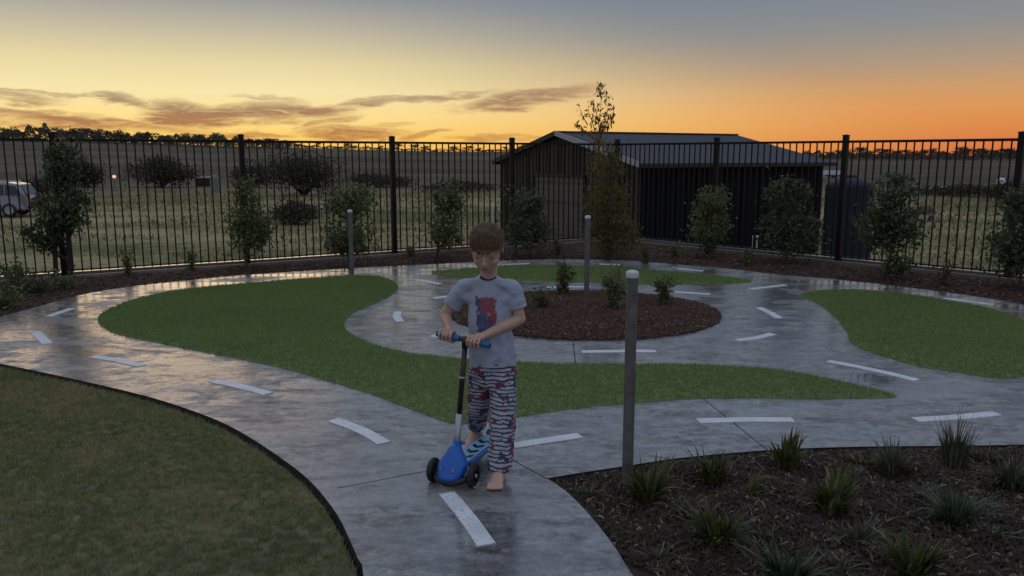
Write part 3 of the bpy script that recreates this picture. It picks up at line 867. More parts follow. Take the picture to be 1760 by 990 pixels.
def young_tree(base, boxes, n, L, W, mat, label, rng, stems=1, second=None, trunk_r=.022, droop=.4, clumps=26, group=None, name='young_tree', barkm=None, z0=None, fill=.35, spread=.30):
    b = g(*base) if not isinstance(base, Vector) else base; D = b.y
    root = empty(name, b); P, cc = crown_points(boxes, D, n, rng, clumps, spread, fill)
    off = np.array(b)
    top = max(cc, key=lambda c: c[2]); tm = MB(); topv = Vector(top) - b
    def bend(a, c, k=.04):
        m = (a + c) / 2 + Vector(rng.normal(size=3) * k); return [a, (a + m) / 2 + Vector(rng.normal(size=3) * k * .3), m, (m + c) / 2, c]
    spine = [Vector((0, 0, -.06)), Vector((0, 0, .15)), Vector((topv.x * .15, 0, topv.z * .35)), Vector((topv.x * .5, topv.y * .4, topv.z * .7)), topv]
    spine = catmull(spine, per=4); rad = [trunk_r * (1 - .8 * i / (len(spine) - 1)) for i in range(len(spine))]
    tm.tube(spine, rad, 7)
    sp2 = None
    if second is not None:
        s = g(*second) - b; sp2 = catmull([s + Vector((0, 0, -.06)), s + Vector((.02, 0, .4)), Vector((s.x * .6, 0, .9)), Vector((topv.x - .1, 0, topv.z * .7))], per=4)
        tm.tube(sp2, [trunk_r * .8 * (1 - .6 * i / (len(sp2) - 1)) for i in range(len(sp2))], 6)
    for c in cc:
        cv = Vector(c) - b; zs = [p for p in spine if p.z < cv.z - .05] or [spine[2]]
        a = zs[-1] if len(zs) < 3 else zs[max(0, len(zs) - 1 - int(rng.integers(0, 3)))]
        ln = bend(a, cv, .03); tm.tube(ln, [trunk_r * .35 * (1 - .7 * i / 4) + .0015 for i in range(5)], 4, False)
    tm.build('trunk', barkm or M['bark'], root, True)
    build_leaves('crown', P - off, L, W, mat, root, rng, droop)
    tag(root, label, 'tree', group); return root


rg = np.random.default_rng(11)
young_tree((122, 481), [(75, 138, 238, 330), (58, 158, 312, 412), (45, 112, 372, 440)], 3600, .065, .035, M['leaf_b'], 'tallest dark bushy young tree at the left end of the fence, on two thin stems', rg, second=(97, 482), trunk_r=.042, clumps=40, barkm=M['bark_dark'])
young_tree((424, 467), [(398, 452, 302, 360), (388, 470, 332, 445)], 2400, .065, .032, M['leaf_a'], 'leafy young tree before the fence post, second from the left edge', rg, clumps=30)
young_tree((601, 462), [(562, 646, 312, 380), (546, 640, 368, 442)], 2200, .07, .036, M['leaf_a'], 'wide loose young tree right behind the farthest-left bare steel post', rg, clumps=26)
young_tree((752, 449), [(742, 794, 322, 372), (734, 797, 352, 430)], 2000, .065, .032, M['leaf_a'], 'narrow young tree just left of the child\'s head', rg, clumps=26)
young_tree((886, 444), [(870, 944, 320, 380), (863, 952, 358, 436)], 2300, .065, .032, M['leaf_b'], 'rounded young tree just right of the child\'s head, before the shed gable', rg, clumps=28)
r6 = young_tree((1046, 447), [(1003, 1074, 236, 330), (992, 1086, 300, 400), (1000, 1104, 368, 444)], 3600, .085, .020, M['leaf_gum'], 'tall slender gum sapling rising above the shed roof against the sky', rg, clumps=44, trunk_r=.03, droop=1.0)
# wispy top of the gum
b6 = Vector(r6.location); tw = MB(); PT = []; 
def wisp(p0, p1, n, sp):
    a = Q(p0[0], p0[1], b6.y) - b6; c = Q(p1[0], p1[1], b6.y) - b6; m = (a + c) / 2 + Vector((rg.normal() * .02, rg.normal() * .05, 0))
    ln = catmull([a, m, c], per=4); tw.tube(ln, [.009 * (1 - .8 * i / (len(ln) - 1)) for i in range(len(ln))], 5)
    for k in range(n):
        q = ln[int(rg.integers(1, len(ln)))]; PT.append(np.array(q) + rg.normal(size=3) * sp)
wisp((1030, 300), (1034, 148), 120, .045); wisp((1032, 240), (1047, 172), 64, .04); wisp((1028, 245), (1010, 190), 40, .035); wisp((1024, 240), (988, 213), 34, .03)
wisp((1030, 230), (1050, 205), 36, .035); wisp((1030, 225), (1018, 178), 32, .035); wisp((1034, 160), (1030, 146), 8, .012); wisp((1010, 215), (995, 182), 10, .02)
tw.build('upper_branches', M['bark'], r6, True)
build_leaves('upper_leaves', np.array(PT), .095, .026, M['leaf_gum_backlit'], r6, rg, 1.2)
young_tree((1215, 447), [(1192, 1260, 312, 372), (1178, 1258, 348, 426), (1200, 1232, 400, 444)], 2200, .065, .036, M['leaf_a'], 'pale green young tree alone against the dark shed wall', rg, clumps=26)
young_tree((1352, 458), [(1312, 1400, 302, 372), (1296, 1420, 348, 446)], 2900, .065, .036, M['leaf_b'], 'broad dark young tree before the right end of the shed', rg, clumps=34)
young_tree((1526, 484), [(1492, 1580, 292, 362), (1476, 1586, 340, 452), (1520, 1575, 430, 478)], 3200, .065, .036, M['leaf_b'], 'thick bushy young tree to the right of the shed, between two fence posts', rg, clumps=36)
young_tree((1752, 503), [(1718, 1795, 312, 382), (1697, 1810, 358, 486)], 3000, .06, .034, M['leaf_b'], 'bushy young tree cut off by the right edge, at the last fence post', rg, clumps=36)


def tuft(pt, h, n, w, mat, label, rng, spread=.9, name='strappy_plant', group=None, arch=1.0, cat='plant', stalks=0, wild=0.0):
    """arching strap leaves from one crown"""
    b = Vector((pt.x, pt.y, 0)); o0 = np.array([0, 0, 0.]); seg = 4
    V, F, T = [], [], []
    for i in range(n):
        yaw = rng.random() * 2 * math.pi; ln = h * (.35 + .8 * rng.random()) * (1 + .35 * wild * math.sin(yaw * 2 + n)); out = spread * (.12 + .95 * rng.random() ** .8); r0 = .055 * rng.random(); kink = wild * (rng.random() - .5) * 1.2; drp = 1 + wild * max(0, rng.random() - .55) * 2.2
        t = rng.random() * .74 if rng.random() > .12 else .76 + rng.random() * .24
        base = np.array([math.cos(yaw) * r0, math.sin(yaw) * r0, 0]); side = np.array([-math.sin(yaw), math.cos(yaw), 0]); b0 = len(V)
        for s in range(seg + 1):
            u = s / seg; hor = ln * out * (u ** 1.3) * .8; ver = max(-.005, ln * (u - arch * drp * .45 * out * u * u))
            c = base + np.array([math.cos(yaw + kink * u) * hor, math.sin(yaw + kink * u) * hor, ver]); ww = w * (1 - u ** 2.2) * (.6 + .4 * min(1, u * 4)) + .0006
            V += [c - side * ww, c + side * ww]; T += [t, t]
        for s in range(seg):
            a = b0 + 2 * s; F.append((a, a + 1, a + 3, a + 2))
    for i in range(stalks):
        yaw = rng.random() * 2 * math.pi; ln = h * (1.0 + .5 * rng.random()); lean = .35 * rng.random(); b0 = len(V)
        for s in range(seg + 1):
            u = s / seg; c = np.array([math.cos(yaw) * lean * ln * u ** 1.6, math.sin(yaw) * lean * ln * u ** 1.6, ln * u]); sd = np.array([-math.sin(yaw), math.cos(yaw), 0]) * (.0022 if s < 3 else .0045 * (1.2 - u))
            V += [c - sd, c + sd]; T += [.95, .95]
        for s in range(seg):
            a = b0 + 2 * s; F.append((a, a + 1, a + 3, a + 2))
    me = mesh_np(name, np.array(V), np.array(F)); fattr(me, 'tint', T)
    o = link_mesh(name, me, mat); o.location = b; tag(o, label, cat, group); return o


for i, (p, h, n, m) in enumerate([((1015, 850), .07, 26, 'strap_grey'), ((1165, 880), .09, 40, 'strap_grey'), ((1290, 850), .10, 44, 'strap_green'), ((1310, 920), .08, 34, 'strap_grey'),
        ((1480, 800), .09, 40, 'strap_green'), ((1585, 860), .10, 50, 'strap_blue'), ((1700, 930), .12, 60, 'strap_blue'), ((1690, 790), .10, 46, 'strap_grey'), ((1130, 960), .07, 26, 'strap_grey'), ((1440, 975), .09, 40, 'strap_grey')]):
    tuft(g(*p), h, n, .004, M[m], ['tiny dry weed near the point of the near bed', 'small dry weed below the near steel post', 'small green weed right of the bright strappy plant', 'small dry weed in front of the middle of the near bed',
         'small green weed beside the track between two strappy plants', 'small grey-green weed left of the soft fine tuft', 'spreading grey-green weed near the right edge of the near bed', 'small dry weed right of the tall grass clump',
         'tiny dry weed near the track at the bottom edge', 'small dry weed between the two plants at the bottom edge'][i], rg, 1.3, 'weed', wild=1.0)
near = [((1112, 862), .23, 90, .006, 'strap_green', 'strappy green plant hiding the foot of the tall near steel post', 1.0, 0),
        ((1222, 826), .20, 70, .006, 'strap_green', 'bright strappy plant beside the track, one plant right of the tall near post', .8, 0),
        ((1350, 802), .19, 60, .008, 'strap_green', 'broad-leaved strappy plant poking over the edge of the track', .7, 0),
        ((1428, 884), .24, 90, .007, 'strap_green', 'strappy green plant in the middle of the near bed', .9, 0),
        ((1232, 934), .22, 100, .0055, 'strap_green', 'low arching strappy plant directly in front of the tall near post\'s plant', 1.1, 0),
        ((1352, 1012), .21, 70, .009, 'strap_blue', 'blue-green broad strappy plant cut by the bottom edge', .9, 0),
        ((1565, 992), .23, 100, .006, 'strap_green', 'strappy plant at the bottom edge right of the blue-green one', .9, 0),
        ((1640, 800), .26, 130, .0028, 'strap_grey', 'tall fine grass clump with seed stalks standing up against the track', .45, 22),
        ((1640, 905), .24, 160, .0028, 'strap_blue', 'soft fine grey-green tuft below the tall grass clump', 1.1, 0),
        ((1532, 812), .19, 110, .0024, 'strap_grey', 'thin dry brownish tuft left of the tall grass clump', .9, 0),
        ((1738, 842), .23, 150, .0028, 'strap_grey', 'fine grey arching tuft at the right edge of the near bed', 1.2, 0),
        ((1480, 935), .14, 60, .003, 'strap_grey', 'small dry tuft between the strappy plants in the near bed', 1.1, 0)]
for (p, h, n, w, m, lab, sp, st) in near:
    tuft(g(*p), h * .86, int(n * 2.1), w * 1.25, M[m], lab, rg, sp * .92, stalks=st, wild=.8)


def shrub(p, h, r, n, L, W, mat, label, rng, name='shrub', stem=True, group=None, droop=-.2):
    b = g(*p) if not isinstance(p, Vector) else p; root = empty(name, b); mb = MB(); P = []; D = []
    for k in range(9):
        yaw = rng.random() * 6.28; c = Vector((math.cos(yaw) * r * rng.random(), math.sin(yaw) * r * rng.random(), h * (.6 + .4 * rng.random())))
        ln = catmull([Vector((0, 0, -.03)), Vector((c.x * .3, c.y * .3, h * .35)), c], per=3); mb.tube(ln, [.006 * (1 - .7 * i / (len(ln) - 1)) for i in range(len(ln))], 4)
        for j in range(n // 9):
            q = ln[int(rng.integers(1, len(ln)))]; P.append(np.array(q) + rng.normal(size=3) * r * .22)
    mb.build('stem', M['bark'], root); P = np.array(P); P[:, 2] = np.abs(P[:, 2])
    build_leaves('foliage', P, L, W, mat, root, rng, droop)
    tag(root, label, 'shrub', group); return root

shrub((967, 512), .40, .15, 620, .07, .016, M['strap_green'], 'upright leafy shrub at the back left of the mulch circle', rg)
shrub((1056, 541), .50, .16, 640, .07, .018, M['leaf_a'], 'tallest upright shrub in the mulch circle, next to the near post\'s top', rg)
shrub((1143, 532), .38, .11, 420, .07, .018, M['leaf_a'], 'small upright shrub in the right half of the mulch circle', rg)
shrub((934, 540), .28, .15, 400, .06, .014, M['leaf_b'], 'low dark shrub in the mulch circle close to the child', rg)
shrub((1068, 514), .22, .12, 240, .06, .014, M['leaf_a'], 'low shrub at the back of the mulch circle behind the tallest one', rg)
low = [((20, 512), .28, .30, 'leaf_b'), ((62, 508), .24, .28, 'leaf_b'), ((110, 500), .20, .25, 'leaf_a'), ((8, 532), .20, .25, 'leaf_a'), ((24, 488), .30, .20, 'leaf_a')]
for i, (p, h, r, m) in enumerate(low):
    shrub(p, h, r, 420, .05, .024, M[m], ['dark low groundcover bush in the left bed beside the track', 'dark low groundcover bush under the tallest young tree', 'small green bush right of the twin stems of the tallest young tree',
          'low bush at the very left edge where the track curves', 'leafy bush against the fence at the left edge'][i], rg)
for i, (p, h) in enumerate([((221, 478), .40), ((330, 469), .34), ((1110, 452), .30), ((1285, 458), .26), ((1620, 494), .30), ((705, 446), .24), ((960, 440), .28), ((1160, 446), .24)]):
    shrub(p, h, .12, 240, .05, .02, M['leaf_a' if i % 2 else 'leaf_gum'], ['wispy seedling in the fence bed right of the tallest young tree', 'wispy seedling in the fence bed left of the second young tree', 'small bush below the tall gum sapling, right side',
          'small bush under the shed wall between two young trees', 'small bush in the fence bed left of the last young tree', 'small bush at the foot of the fence left of the narrow young tree', 'small bush in the fence bed before the shed door', 'small bush at the foot of the shed corner'][i], rg)

# ------------------------------------------------------------------ bare steel posts
def steel_post(base, top_y, r, label):
    b = g(*base); D = b.y; d = ray(base[0], top_y); h = CAM_H + d.z * (D / d.y)
    root = empty('steel_post', b)
    MB().lathe((0, 0, -.12), (0, 0, 1), [(r, 0), (r, h + .105)], 20).build('pole', M['galv'], root, True)
    MB().lathe((0, 0, h - .03), (0, 0, 1), [(r + .0025, 0), (r + .0032, .003), (r + .0032, .022), (r + .001, .028), (r * .6, .034), (0, .036)], 20).build('cap', M['cap'], root, True)
    tag(root, label, 'post'); return root
steel_post((1078, 832), 466, .027, 'tall bare galvanised steel post with a pale cap, nearest, in the near bed')
steel_post((1008, 518), 371, .029, 'bare galvanised steel post standing in the mulch circle')
steel_post((605, 474), 361, .031, 'bare galvanised steel post on the far rim of the boomerang-shaped lawn')

# ------------------------------------------------------------------ things beyond the fence
def ground_at(px, py):
    d = ray(px, py); t = 8.0
    for _ in range(4000):
        p = Vector((0, 0, CAM_H)) + d * t
        if p.z <= terrain_z(p.x, p.y): break
        t += max(.05, t * .002)
    return Vector((p.x, p.y, terrain_z(p.x, p.y)))

def pole_pair(px, ytop, ybot, D, label):
    a = Q(px, ybot, D); b = Q(px, ytop, D); z0 = terrain_z(a.x, a.y); root = empty('riser_pipes', (a.x, a.y, z0))
    for dx in (-.035, .035):
        MB().lathe((dx, 0, -.1), (0, 0, 1), [(.017, 0), (.017, b.z - z0 + (.06 if dx < 0 else .1)), (.020, b.z - z0 + .1), (.020, b.z - z0 + .13), (0, b.z - z0 + .14)], 10).build('pipe', M['pvc'], root, True)
    tag(root, label, 'pipe')
pole_pair(850, 355, 385, 15.2, 'pair of white pipes standing behind the fence above the child\'s head')
pole_pair(1297, 408, 430, 14.9, 'pair of short pale pipes at the foot of the dark shed wall')


def bush(px, py, wpx, hpx, n, mat, label, rng, name='bush', group=None, L=None, cat='bush'):
    b = ground_at(px, py); D = b.y; s = mpp(D); w, h = wpx * s, hpx * s; L = L or max(.14, s * 5.0); n = int(n * 1.9)
    root = empty(name, b); mb = MB(); P = []
    for k in range(16):
        yaw = rng.random() * 6.28; rr = rng.random() ** .6
        c = np.array([math.cos(yaw) * w * .42 * rr, math.sin(yaw) * w * .35 * rr, h * (.25 + .62 * rng.random() * (1 - .45 * rr * rr))])
        mb.tube([Vector((0, 0, -.1)), Vector(c) * .5 + Vector((0, 0, .05 * h)), Vector(c)], [h * .018, h * .012, h * .004], 5)
        P.append(c + rng.normal(size=(n // 16, 3)) * np.array([w * .13, w * .12, h * .14]))
    P = np.concatenate(P); P[:, 2] = np.maximum(np.abs(P[:, 2]), .03)
    mb.build('branches', M['bark_dark'], root); build_leaves('foliage', P, L, L * .55, mat, root, rng, .1)
    tag(root, label, cat, group); return root
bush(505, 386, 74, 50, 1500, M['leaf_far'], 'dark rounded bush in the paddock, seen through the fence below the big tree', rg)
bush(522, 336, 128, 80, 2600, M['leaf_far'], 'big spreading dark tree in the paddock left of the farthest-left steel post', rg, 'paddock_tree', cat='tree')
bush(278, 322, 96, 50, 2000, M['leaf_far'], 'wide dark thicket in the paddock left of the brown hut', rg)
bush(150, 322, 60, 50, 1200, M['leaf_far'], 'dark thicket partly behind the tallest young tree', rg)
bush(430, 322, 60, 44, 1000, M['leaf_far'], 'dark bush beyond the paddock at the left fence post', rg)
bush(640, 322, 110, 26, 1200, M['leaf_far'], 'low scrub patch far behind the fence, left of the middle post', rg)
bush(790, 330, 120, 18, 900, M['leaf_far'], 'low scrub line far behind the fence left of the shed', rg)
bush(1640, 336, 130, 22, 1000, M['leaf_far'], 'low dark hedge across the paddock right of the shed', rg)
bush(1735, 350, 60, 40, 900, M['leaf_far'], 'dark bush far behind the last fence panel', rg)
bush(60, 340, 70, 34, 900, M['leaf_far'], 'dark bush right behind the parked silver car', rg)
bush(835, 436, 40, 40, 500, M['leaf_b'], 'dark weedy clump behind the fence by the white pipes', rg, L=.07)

def paddock_grass():
    n = 90000; a = rg.uniform(R(-40), R(40), n); r = 13 * (75 / 13) ** rg.random(n); x, y = r * np.sin(a), r * np.cos(a)
    keep = np.array([beyond(u, v) > .5 for u, v in zip(x, y)]); keep &= np.array([mnoise.fractal(Vector((u * .12, v * .35, 3)), 1, 2, 3) for u, v in zip(x, y)]) > -.25 + .3 * rg.random(n)
    x, y, r = x[keep], y[keep], r[keep]; n = len(x); z = np.array([terrain_z(u, v) for u, v in zip(x, y)])
    h = (.03 + .12 * rg.random(n) ** 2) * np.clip(r / 22, .7, 1.8); w = (.008 + .022 * rg.random(n)) * np.clip(r / 20, .6, 3); t = rg.random(n) * 6.28
    P = np.column_stack([x, y, z - .03]); o = np.column_stack([np.cos(t) * w, np.sin(t) * w, np.zeros(n)])
    V = np.empty((n * 3, 3)); V[0::3] = P - o; V[1::3] = P + o; V[2::3] = P + np.column_stack([rg.normal(size=n) * h * .4, rg.normal(size=n) * h * .4, h + .03])
    me = mesh_np('paddock_grass', V, np.arange(n * 3).reshape(-1, 3)); fattr(me, 'tint', np.repeat(rg.random(n), 3))
    tag(link_mesh('paddock_grass', me, M['grass_dry']), 'dry tufted grass of the paddock beyond the fence', 'grass', kind='stuff')
paddock_grass()


def far_trees(n, x0, x1, rmin, rmax, hmin, hmax, label, group, rng, protos):
    for i in range(n):
        px = x0 + (x1 - x0) * (i + .5 + (rng.random() - .5) * .9) / n; r = rmin + (rmax - rmin) * rng.random()
        d = ray(px, 266); a = math.atan2(d.x, d.y); x, y = r * math.sin(a), r * math.cos(a)
        tr, cr = protos[int(rng.integers(0, len(protos)))]; s = hmin + (hmax - hmin) * rng.random()
        root = empty('far_tree', (x, y, terrain_z(x, y) - .1), rng.random() * 6.28); root.scale = (s * (1.0 + .9 * rng.random()), s * (1.0 + .9 * rng.random()), s)
        for nm, me in (('trunk', tr), ('crown', cr)):
            o = bpy.data.objects.new(nm, me); COL.objects.link(o); o.parent = root
        tag(root, label, 'tree', group)

def far_proto(rng, k):
    mb = MB(); P = []; mb.tube([(0, 0, -.05), (.02, 0, .25), (.0, .02, .5)], [.03, .024, .018], 6)
    for i in range(9):
        yaw = rng.random() * 6.28; rr = .12 + .3 * rng.random(); c = np.array([math.cos(yaw) * rr, math.sin(yaw) * rr, .5 + .42 * rng.random() * (1 - rr * .6)])
        mb.tube([(0, .01, .3 + .15 * rng.random()), tuple(c * .6 + np.array([0, 0, .2])), tuple(c)], [.016, .01, .004], 4)
        P.append(c + rng.normal(size=(60, 3)) * np.array([.10, .10, .06]))
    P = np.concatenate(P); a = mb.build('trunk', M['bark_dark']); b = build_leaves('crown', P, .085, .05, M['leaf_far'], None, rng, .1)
    r = (a.data, b.data); bpy.data.objects.remove(a); bpy.data.objects.remove(b); return r
protos = [far_proto(rg, k) for k in range(4)]
far_trees(18, -40, 480, 290, 350, 2.6, 5.6, 'small tree silhouetted in the wood along the left skyline', 'trees along the left skyline', rg, protos)
far_trees(14, 480, 900, 330, 380, 2.0, 3.6, 'tiny tree silhouetted on the skyline between the left fence posts and the shed', 'trees along the middle skyline', rg, protos)
far_trees(26, 1420, 1800, 330, 400, 3.0, 5.5, 'small tree silhouetted on the orange skyline to the right of the shed', 'trees along the right skyline', rg, protos)
# the wood itself: an uncountable mass under those crowns
def treeline(x0, x1, r0, r1, n, h, label):
    P = []
    for i in range(n):
        px = x0 + (x1 - x0) * rg.random(); d = ray(px, 266); a = math.atan2(d.x, d.y); r = r0 + (r1 - r0) * rg.random(); x, y = r * math.sin(a), r * math.cos(a)
        hh = h * (.55 + .6 * abs(mnoise.noise(Vector((px * .03, r * .02, 2)))) + .5 * mnoise.noise(Vector((px * .08, 1, 2))))
        P.append((x, y, terrain_z(x, y) + max(.2, hh) * rg.random() ** .6))
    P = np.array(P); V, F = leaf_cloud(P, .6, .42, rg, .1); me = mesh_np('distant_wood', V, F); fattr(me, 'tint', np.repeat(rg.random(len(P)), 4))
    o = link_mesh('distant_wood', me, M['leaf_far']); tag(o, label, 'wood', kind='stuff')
treeline(-140, 500, 280, 340, 20000, 4.4, 'dark wood along the rise on the left skyline')
treeline(500, 1000, 330, 370, 3500, 1.6, 'thin line of scrub along the middle skyline')
treeline(1380, 1900, 320, 390, 12000, 3.4, 'dark line of trees along the right skyline')


def hut(px, py, wpx, wall_px, roof_px, wallm, roofm, label, name='hut', depth=1.0, yaw=.25, windows=0):
    b = ground_at(px, py); s = mpp(b.y); w, h, rh = wpx * s, wall_px * s, roof_px * s; root = empty(name, b, yaw); d = w * depth
    MB().box((0, 0, h / 2 - .05), (w / 2, d / 2, h / 2 + .05)).build('wall', wallm, root)
    ov = .06 * w
    MB().add([(-w / 2 - ov, -d / 2 - ov, h), (w / 2 + ov, -d / 2 - ov, h), (w / 2 + ov, d / 2 + ov, h), (-w / 2 - ov, d / 2 + ov, h), (-w / 2 - ov, 0, h + rh), (w / 2 + ov, 0, h + rh)],
             [(0, 1, 5, 4), (2, 3, 4, 5), (0, 4, 3), (1, 2, 5), (0, 3, 2, 1)]).build('roof', roofm, root)
    MB().box((0, -d / 2 - .012, h * .36), (w * .09, .02, h * .36)).build('door', M['gable_dark'], root)
    for k in range(windows):
        MB().box((w * (-.32 + .64 * k / max(1, windows - 1)), -d / 2 - .012, h * .55), (w * .07, .02, h * .16)).build('window', M['shed_wall'], root)
    tag(root, label, 'building'); return root
M['pale_roof'] = simple('pale_metal_roof', (.22, .26, .29), .45, .08, 1)
M['cream'] = simple('cream_wall', (.42, .38, .31), .7, .1, 2)
M['brown_wall'] = simple('brown_board', (.050, .026, .022), .8, .2, 4)
M['grey_green'] = simple('grey_green_sheet', (.16, .18, .16), .6, .1, 3)
hut(351, 321, 22, 15, 3, M['brown_wall'], M['grey_green'], 'small brown hut in the paddock seen through the left fence', yaw=.2)
def tank():
    b = ground_at(370, 331); s = mpp(b.y); r = 7 * s; h = 30 * s; root = empty('water_tank', b)
    MB().lathe((0, 0, -.1), (0, 0, 1), [(r, 0)] + [(r * (1 + .03 * (i % 2)), .1 + (h - .2) * i / 12) for i in range(13)] + [(r * .9, h), (r * .3, h + r * .3), (0, h + r * .32)], 20).build('tank_body', M['grey_green'], root, True)
    MB().lathe((0, 0, h + r * .2), (0, 0, 1), [(r * .22, 0), (r * .22, .12), (0, .14)], 12).build('lid', M['galv'], root)
    tag(root, 'tall pale grey-green tank beside the small brown hut', 'tank')
tank()
hut(1430, 305, 30, 5, 7, M['cream'], M['pale_roof'], 'distant house with a pale blue metal roof behind the shed\'s right end', 'house', .8, -.2, 4)
hut(1605, 333, 44, 9, 4, M['brown_wall'], M['cream'], 'low distant shelter with a pale roof edge right of the bushy tree', 'shelter', .5, .1)
hut(1588, 377, 26, 10, 13, M['cream'], M['brown_wall'], 'small dark-roofed kennel standing in the dry paddock', 'kennel', .9, .5)
hut(1721, 322, 13, 11, 5, M['pvc'], M['pvc'], 'tiny white cottage far off beside the last fence post', 'cottage', .8, .3)

def dark_tank():
    c = Q(1456, 400, 19.0); z0 = terrain_z(c.x, c.y); r = 40 * mpp(19.0); top = Q(1456, 304, 19.0).z - z0; root = empty('rainwater_tank', (c.x, c.y, z0))
    prof = [(r, -.1)] + [(r * (1.0 if i % 2 else .985), .05 + (top - .25) * i / 22) for i in range(23)] + [(r * .97, top - .16), (r * .55, top - .04), (r * .2, top), (0, top + .01)]
    MB().lathe((0, 0, 0), (0, 0, 1), prof, 32).build('tank_body', M['tank'], root, True)
    MB().lathe((0, 0, top - .02), (0, 0, 1), [(r * .25, 0), (r * .27, .02), (r * .25, .06), (0, .07)], 16).build('lid', M['tank'], root, True)
    tag(root, 'dark navy round tank standing beside the right end of the shed', 'tank')
M['tank'] = simple('navy_tank', (.014, .018, .030), .55, .12, 3, spec=.25)
dark_tank()

# pinkish point of light far out on the left, given a lamp's shape
def lamp():
    b = ground_at(198, 326); h = Q(198, 306, b.y).z - b.z; root = empty('light_point', b)
    MB().lathe((0, 0, -.1), (0, 0, 1), [(.05, 0), (.04, h)], 8).build('pole', M['galv'], root)
    m, nt, bs, t = new_mat('lamp_glow'); bs.inputs['Emission Color'].default_value = (1, .55, .38, 1); bs.inputs['Emission Strength'].default_value = .8
    bs.inputs['Base Color'].default_value = (.8, .6, .5, 1)
    MB().lathe((0, 0, h - .02), (0, 0, 1), [(.05, 0), (.14, .05), (.16, .14), (.11, .25), (0, .28)], 12).build('lamp_globe', m, root, True)
    MB().lathe((0, 0, h + .26), (0, 0, 1), [(.12, 0), (.05, .05), (0, .08)], 10).build('finial', M['galv'], root)
    tag(root, 'small pinkish point of light far across the paddock, shaped as a lamp on a pole', 'lamp')
lamp()

# parked car
M['silver'] = simple('silver_paint', (.20, .21, .23), .28, .05, 3, metal=.4, coat=.6)
M['glass'] = simple('dark_glass', (.020, .024, .030), .06, .1, 3)
M['rubber'] = simple('rubber', (.012, .012, .013), .6, .2, 20)
M['rim'] = simple('alloy_rim', (.45, .46, .48), .3, .08, 8, metal=.8)
M['redlamp'] = simple('red_lens', (.35, .03, .02), .2, .1, 6)
def car():
    b = ground_at(-22, 372); root = empty('parked_car', b, R(12))
    # local x: +x is the tail (to the right), length 4.5, width 1.8
    prof = [(-2.2, .35), (-2.28, .62), (-2.18, .86), (-1.1, 1.02), (-.45, 1.55), (-.1, 1.67), (1.3, 1.70), (1.85, 1.60), (2.12, 1.08), (2.22, .95), (2.24, .55), (2.15, .34)]
    V, F = [], []; n = len(prof)
    for s, sh in ((-.90, 0), (.90, 0)):
        for (x, z) in prof: V.append((x, s * (1 - .17 * max(0, (z - 1.0)) / .7), z))
    F.append(tuple(range(n))); F.append(tuple(reversed(range(n, 2 * n))))
    for i in range(n): j = (i + 1) % n; F.append((i, n + i, n + j, j))
    MB().add(V, F).build('body', M['silver'], root, False, .05)
    def pane(pts, side):
        q = [(x, side * (.915 - .153 * max(0, z - 1.0) / .7), z) for x, z in pts]; q2 = [(x, y - side * .04, z) for x, y, z in q]; k = len(q)
        MB().add(q + q2, [tuple(range(k)), tuple(reversed(range(k, 2 * k)))] + [(i, (i + 1) % k, k + (i + 1) % k, k + i) for i in range(k)]).build('window', M['glass'], root)
    for sd in (-1, 1):
        pane([(-.78, 1.08), (-.25, 1.52), (.28, 1.56), (.28, 1.08)], sd); pane([(.36, 1.08), (.36, 1.56), (1.15, 1.58), (1.15, 1.08)], sd); pane([(1.23, 1.08), (1.23, 1.57), (1.68, 1.53), (1.92, 1.08)], sd)
        for x in (-1.35, 1.35):
            w = MB().lathe((x, sd * .72, .34), (0, sd, 0), [(.2, 0), (.33, .01), (.34, .05), (.34, .17), (.32, .20), (.22, .20)], 24).build('wheel', M['rubber'], root, True)
            MB().lathe((x, sd * .72, .34), (0, sd, 0), [(.22, .17), (.21, .19), (.06, .185), (0, .19)], 16).build('rim', M['rim'], w)
        MB().box((2.2, sd * .74, 1.0), (.06, .10, .16)).build('tail_light', M['redlamp'], root)
        MB().box((-2.2, sd * .66, .80), (.07, .18, .07)).build('headlight', M['pvc'], root)
        MB().box((-.62, sd * 1.0, 1.10), (.08, .11, .07)).build('mirror', M['silver'], root)
        MB().box((.6, sd * .66, 1.74), (.85, .02, .02)).build('roof_rail', M['rim'], root)
    MB().add([(1.90, -.66, 1.56), (1.90, .66, 1.56), (2.14, .74, 1.10), (2.14, -.74, 1.10), (1.86, -.66, 1.55), (1.86, .66, 1.55), (2.08, .74, 1.09), (2.08, -.74, 1.09)],
             [(0, 1, 2, 3), (4, 7, 6, 5), (0, 3, 7, 4), (1, 5, 6, 2), (2, 6, 7, 3), (0, 4, 5, 1)]).build('rear_window', M['glass'], root)
    MB().box((2.22, 0, .52), (.06, .84, .10)).build('bumper', M['rubber'], root)
    tag(root, 'silver parked car in the paddock, half cut off by the left edge', 'car')
car()

# ------------------------------------------------------------------ scooter
M['blue'] = simple('blue_plastic', (.008, .10, .44), .28, .08, 8)
M['blue_deck'] = simple('pale_blue_deck', (.20, .42, .60), .5, .25, 14)
M['black'] = simple('black_plastic', (.010, .010, .011), .32, .1, 10)
M['stem_dark'] = simple('dark_tube', (.020, .010, .010), .35, .2, 12)
M['alu'] = simple('aluminium_tube', (.36, .37, .40), .35, .08, 10, metal=.6)
M['grip'] = simple('blue_grip', (.020, .13, .30), .6, .1, 14)


